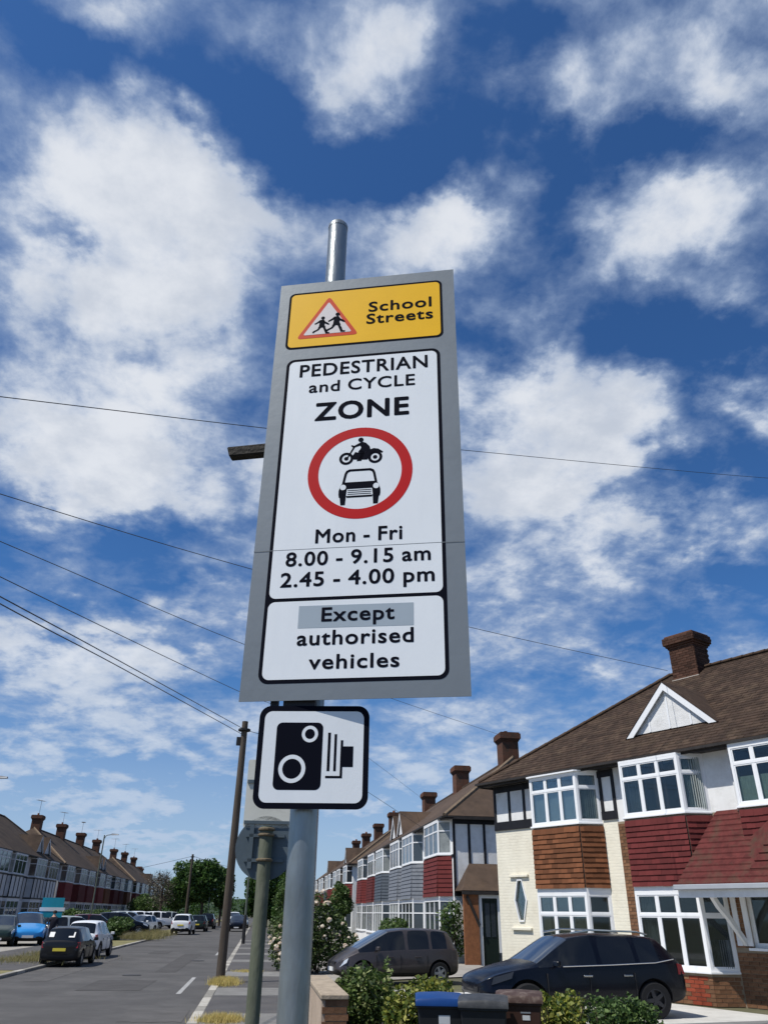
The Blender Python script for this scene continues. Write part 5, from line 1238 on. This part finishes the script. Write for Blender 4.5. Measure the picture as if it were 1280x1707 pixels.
bushG=leafmat('bush_mid_leaf',[(0,(.025,.055,.015)),(.5,(.06,.11,.026)),(1,(.13,.19,.06))])
treeG=leafmat('tree_leaf',[(0,(.016,.045,.010)),(.5,(.042,.095,.018)),(1,(.09,.16,.035))])
treeB=leafmat('bare_tree_twig',[(0,(.10,.09,.07)),(.6,(.14,.125,.10)),(1,(.10,.12,.06))],.1)
roseL=leafmat('rose_leaf',[(0,(.018,.04,.012)),(.6,(.06,.10,.025)),(1,(.12,.16,.05))])
petal=leafmat('rose_petal',[(0,(.8,.74,.58)),(.5,(.85,.80,.70)),(1,(.80,.62,.48))],.35)
dry=leafmat('dry_grass_blade',[(0,(.50,.38,.12)),(.5,(.66,.52,.2)),(1,(.36,.34,.10))],.2)
def hedge(loc,dims,n,m_,size,label,seed,cat='hedge'):
    t=empty('hedge' if cat=='hedge' else 'bush',loc,0,1,label,cat)
    rg=random.Random(seed); w,d,h=dims
    bl=[]
    for i in range(9): bl.append(((rg.uniform(-w,w)*.6,rg.uniform(-d,d)*.6,h*rg.uniform(.35,.66)),(w*.52,d*.52,h*.36)))
    for i in range(9): bl.append(((rg.uniform(-w,w)*.85,rg.uniform(-d,d)*.8,h*rg.uniform(.65,.9)),(w*.16,d*.16,h*.17)))
    bl.append(((0,0,h*.45),(w*.9,d*.9,h*.5)))
    leaves('foliage',m_,t,bl,n,size,seed)
    b=MB()
    for i in range(14):
        x,y=rg.uniform(-w,w)*.5,rg.uniform(-d,d)*.5; b.tube([(x*.5,y*.5,0),(x,y,h*.4),(x*1.3+rg.uniform(-.1,.1),y*1.3,h*.8)],[.022,.014,.006],5)
    b.build('stem',bark,t); return t
p=gd(612,1616,1.05); hedge((p.x,p.y-.1,0),(.52,.6,1.14),9500,hedgeD,.072,'dark green leafy hedge right of the brick wall end',3)
p=gd(705,1628,1.05); hedge((p.x,p.y+.35,0),(.62,.5,1.06),7500,hedgeY,.068,'yellow green variegated shrub between dark hedge and blue lidded bin',4)
p=gd(938,1668,.8); hedge((p.x-.05,p.y+.1,0),(.42,.4,.92),5500,hedgeY,.066,'yellow variegated shrub right of the brown bin',5,'bush')
p=gd(1035,1668,.8); hedge((p.x,p.y+.15,0),(.72,.45,.88),8000,bushG,.06,'rounded green bush in front of the dark suv',6,'bush')
# rose bush behind the grey car's nose
p=gd(540,1600,.8); p.x=1.45*S; rb=empty('rose_bush',(1.72*S,26.2*S,0),0,1,'big shrub covered in cream and peach roses left of the grey car','rose bush')
rbl=[((-.9,-.1,1.2),(.7,.8,.9)),((-.9,-.2,.6),(.7,.8,.6)),((-.3,0,1.5),(.95,.9,1.0)),((.35,.2,1.0),(1.0,.9,1.0)),((-.5,-.2,.8),(.8,.8,.8)),((.95,.3,.75),(.8,.8,.7)),((-.55,.1,2.05),(.45,.5,.5)),((.1,0,2.2),(.4,.4,.35))]
leaves('foliage',roseL,rb,rbl,16000,.10,11)
fb=random.Random(5)
fm=[]
for k in range(3):
    V=[];Fc=[]
    for i in range(14):
        a=fb.uniform(0,6.28); el_=fb.uniform(-.3,1.4); d=Vector((math.cos(a)*math.cos(el_),math.sin(a)*math.cos(el_),math.sin(el_)*.8)); t=d.cross(Vector((0,0,1))).normalized(); u_=d.cross(t)
        c=d*.055; i0=len(V); V+=[tuple(c-t*.04),tuple(c+u_*.035+d*.012),tuple(c+t*.04),tuple(c-u_*.035+d*.012)]; Fc.append((i0,i0+1,i0+2,i0+3))
    me=bpy.data.meshes.new('blossom'); me.from_pydata(V,[],Fc); me.materials.append(petal); fm.append(me)
for i in range(80):
    c,r=fb.choice(rbl); a=fb.uniform(-2.9,.3); e_=fb.uniform(-.5,1.2)
    q=Vector((math.cos(a)*math.cos(e_)*r[0],math.sin(a)*math.cos(e_)*r[1],math.sin(e_)*r[2]))*1.03+Vector(c)
    if q.z>.15: inst(fm[i%3],'blossom',rb,q,(fb.uniform(-.5,.5),fb.uniform(-.5,.5),fb.uniform(0,6)),(fb.uniform(.9,1.7),)*3)
b=MB()
for i in range(9): b.tube([(fb.uniform(-.3,.3),fb.uniform(-.3,.3),0),(fb.uniform(-.5,.5),fb.uniform(-.4,.4),1.0),(fb.uniform(-.8,.8),fb.uniform(-.5,.5),1.8)],[.03,.02,.008],5)
b.build('stem',bark,rb)
def tree(x,y,h,cr,n,m_,label,seed,size=.35,trunk=.2,low=.25,group='trees at the far end of the road',sparse=False):
    t=empty('tree',(x*S,y*S,0),0,1,label,'tree',group); rg=random.Random(seed)
    bl=[]
    for i in range(15):
        a=rg.uniform(0,6.28); rr=cr*rg.uniform(.15,.72); zz=h*rg.uniform(low+.12,.86); f=1-abs((zz/h)-.55)*.9
        bl.append(((math.cos(a)*rr*f,math.sin(a)*rr*f,zz),(cr*rg.uniform(.28,.48),cr*rg.uniform(.28,.48),h*rg.uniform(.09,.15))))
    bl.append(((0,0,h*.60),(cr*.7,cr*.7,h*.3)))
    b=MB(); b.tube([(0,0,-.2),(0.1,0,h*.35),(0,0.1,h*.7)],[trunk,trunk*.75,trunk*.3],9)
    b.build('trunk',bark,t)
    b=MB()
    for c,r in bl[:12]:
        c=Vector(c); s0=Vector((0,0,h*rg.uniform(.25,.45))); b.tube([s0,s0.lerp(c,.55)+Vector((0,0,.2)),c],[trunk*.4,trunk*.22,.03],5)
        if sparse:
            for q in range(8):
                d=Vector((rg.gauss(0,1),rg.gauss(0,1),abs(rg.gauss(0,1))+.4)).normalized()*h*.17; b.tube([c,c+d*.5,c+d+Vector((rg.uniform(-.2,.2),0,.1))],[.03,.022,.01],3)
    b.build('limb',bark,t)
    leaves('crown',m_,t,bl,n,size,seed,shell=.45); return t
tree(-8.6,106,8.6,3.3,9000,treeG,'dark green tree left of the far telegraph pole',31)
tree(-6.6,101,8.9,3.3,12000,treeG,'tallest rounded green tree right behind the far telegraph pole',32)
tree(-4.9,112,8.6,2.6,8000,treeG,'green tree with a steep right side at the end of the road',33,group='trees at the far end of the road')
tree(-10.6,112,6.6,3.0,8000,treeG,'lower dark green tree beside the bare grey one',34)
tree(-13.6,118,7.6,2.6,1500,treeB,'bare greyish tree beyond the end of the left row',35,size=.2,sparse=True)
tree(-11.6,104,7.2,2.2,1300,treeB,'bare greyish tree nearer the green ones',36,size=.2,sparse=True)
tree(-14.0,108,4.2,3.2,7000,bushG,'low olive bush below the bare grey trees',37,size=.25,low=.0,trunk=.1)
tree(.9,98,8.8,3.2,13000,treeG,'green street tree behind the lamp column on the right',38,low=.1)
tree(-.3,112,8.2,2.6,9000,treeG,'green tree right of the gap at the end of the road',39,low=.1)
tree(3.2,86,7.5,2.9,11000,treeG,'dark tree on the right hidden mostly by the sign posts',40,low=.1)
tree(2.2,62,4.6,1.7,7000,bushG,'small dark tree beside the right pavement',41,size=.22,low=.0,trunk=.1)
tree(6.0,63.2,4.6,1.3,6000,bushG,'climbing green shrub between the two right rows',42,size=.2,low=.0,trunk=.1)
tree(7.25,31.5,2.7,.75,1500,bushG,'climbing plant on the corner of the far right terrace',43,size=.13,low=.05,trunk=.06)
tree(6.4,40,1.9,1.3,3600,bushG,'green front garden shrub under the grey cladded houses',44,size=.14,low=.0,trunk=.06)
# far end of the view
b=MB(); rg=random.Random(9)
pts=[(-700+20*i, 300+40*math.sin(i*.7), 9+4*mnoise.noise(Vector((i*.3,0,0)))+rg.uniform(0,2)) for i in range(71)]
for a,c in zip(pts,pts[1:]): b.face([(a[0],520,-1),(c[0],520,-1),(c[0],535,c[2]),(a[0],535,a[2])]); b.face([(a[0],535,a[2]),(c[0],535,c[2]),(c[0],900,c[2]*1.4),(a[0],900,a[2]*1.4)])
b.build('hills',mat('far_woodland',(.035,.055,.035),.95,.3,.05),kind='structure')
wd=leaves('woodland',treeG,None,[((x,300+rg.uniform(-10,10),3.2),(9,6,rg.uniform(2.5,5))) for x in range(-170,180,9)],42000,.8,50); meta(wd,'distant belt of trees closing the view',None,None,'stuff')
# far cross houses
for i,(x,y,rz) in enumerate(((-20,168,90),(-20.5,174,90))):
    far_house(0,(Vector((x*S,y*S,0)),R_(rz),S,['pale pinkish roofed house at the far end of the left side, nearer one','pale pinkish roofed house at the far end of the left side, farther one'][i],'house','far pinkish houses'),HW,tile_o,hipL=(i==0),hipR=(i==1),seed=90+i,chim=HW/2,tone=mat('pink_roof_tile',(.26,.13,.10),.9,.2,1.5))
# verge plants, dry grass
def tuft(x,y,w,d,h,n,label,seed,m_=dry,group='dry grass tufts'):
    rg=random.Random(seed); V=[];Fc=[]
    for i in range(n):
        px,py=rg.gauss(0,w*.45),rg.gauss(0,d*.45); a=rg.uniform(0,6.28); hh=h*rg.uniform(.4,1.1); lx,ly=rg.gauss(0,.35)*hh,rg.gauss(0,.35)*hh; t=.007
        i0=len(V); V+=[(px-t*math.cos(a),py-t*math.sin(a),0),(px+t*math.cos(a),py+t*math.sin(a),0),(px+lx,py+ly,hh)]; Fc.append((i0,i0+1,i0+2))
    me=bpy.data.meshes.new('grass_tuft'); me.from_pydata(V,[],Fc); me.materials.append(m_); o=bpy.data.objects.new('grass_tuft',me); COL.objects.link(o); o.location=(x,y,.1); meta(o,label,'grass',None,'stuff'); return o
tuft(tp.x+.15,tp.y-.45,.34,.7,.20,3600,'straw coloured dry grass round the foot of the wooden pole',1)
q=gd(368,1704,.1); tuft(q.x,q.y,.4,.4,.15,2200,'straw coloured dry grass at the kerb at the bottom edge',2)
q=gd(405,1627,.1); tuft(q.x+.1,q.y+1.8,.5,.6,.08,900,'thin dry grass on the pavement edge beyond the wooden pole',3)
for i,(px,py,w) in enumerate(((235,1565,1.6),(258,1560,1.2),(60,1600,2.0),(95,1590,1.2))):
    q=gd(px,py,.1); tuft(q.x,q.y,w,2.5,.5 if i<2 else .16,3500,['tall dry weeds on the verge by the white moving car','tall dry weeds on the verge, right clump','short patchy grass on the left verge','short patchy grass on the verge by the black car'][i],20+i,leafmat('verge_blade',[(0,(.12,.14,.04)),(.5,(.24,.21,.09)),(1,(.36,.29,.14))],.2))
for i,(x,y,h_,r_) in enumerate(((-8.4,52,1.3,1.2),(-8.6,56.5,1.6,1.3),(-13.8,38,2.4,1.3),(-12.8,62,2.0,1.6),(-12.4,71,2.2,1.8))):
    tree(x,y,h_,r_,3200,bushG,['ragged dark shrub on the verge beyond the silver car','second ragged shrub on the verge beyond the silver car','green garden shrub near the left edge before the first houses','garden shrub before the red tiled row','garden shrub farther along the red tiled row'][i],60+i,size=.16,low=.0,trunk=.05,group='shrubs on the left')
# person in dark clothes by the blue car
def person(loc,rz,label):
    t=empty('person',loc,rz,1,label,'person')
    J=[(0,0,.92),(0,0,1.15),(0,.02,1.40),(0,.03,1.50),(0,.03,1.62),(.19,0,1.38),(.24,-.03,1.12),(.22,-.15,.93),(-.19,0,1.38),(-.25,-.02,1.12),(-.23,-.14,.92),(.10,0,.88),(.11,-.02,.48),(.11,.02,.08),(.12,-.12,.04),(-.10,0,.88),(-.12,.03,.48),(-.12,.06,.08),(-.13,-.08,.04)]
    E_=[(0,1),(1,2),(2,3),(3,4),(2,5),(5,6),(6,7),(2,8),(8,9),(9,10),(0,11),(11,12),(12,13),(13,14),(0,15),(15,16),(16,17),(17,18)]
    Rr=[.15,.15,.14,.055,.10,.075,.05,.035,.075,.05,.035,.10,.065,.05,.045,.10,.065,.05,.045]
    me=bpy.data.meshes.new('body'); me.from_pydata(J,E_,[]); o=bpy.data.objects.new('body',me); COL.objects.link(o)
    o.modifiers.new('k','SKIN'); 
    for v,r in zip(me.skin_vertices[0].data,Rr): v.radius=(r,r*.8)
    me.skin_vertices[0].data[0].use_root=True
    s=o.modifiers.new('s','SUBSURF'); s.levels=1; s.render_levels=1
    dg=bpy.context.evaluated_depsgraph_get(); m2=bpy.data.meshes.new_from_object(o.evaluated_get(dg)); bpy.data.objects.remove(o)
    cloth=mat('dark_jacket',(.02,.02,.028),.9); jeans=mat('dark_trousers',(.03,.035,.05),.9); skin=mat('skin',(.45,.26,.19),.6)
    for q in (cloth,jeans,skin): m2.materials.append(q)
    for p in m2.polygons:
        z=p.center.z; p.material_index=2 if z>1.46 or (z<.99 and abs(p.center.x)>.19 and z>.8) else (1 if z<.92 else 0); p.use_smooth=True
    o=bpy.data.objects.new('body',m2); COL.objects.link(o); o.parent=t
    b=MB(); b.tube([(0,.05,1.62),(0,.05,1.70),(0,.045,1.76)],[.098,.105,.06],10); b.build('hair',mat('hair',(.03,.02,.015),.8),t,smooth=True)
person((-9.35*S,41.5*S,.05),R_(15),'person in a dark jacket standing between the blue car and the white hatchback')
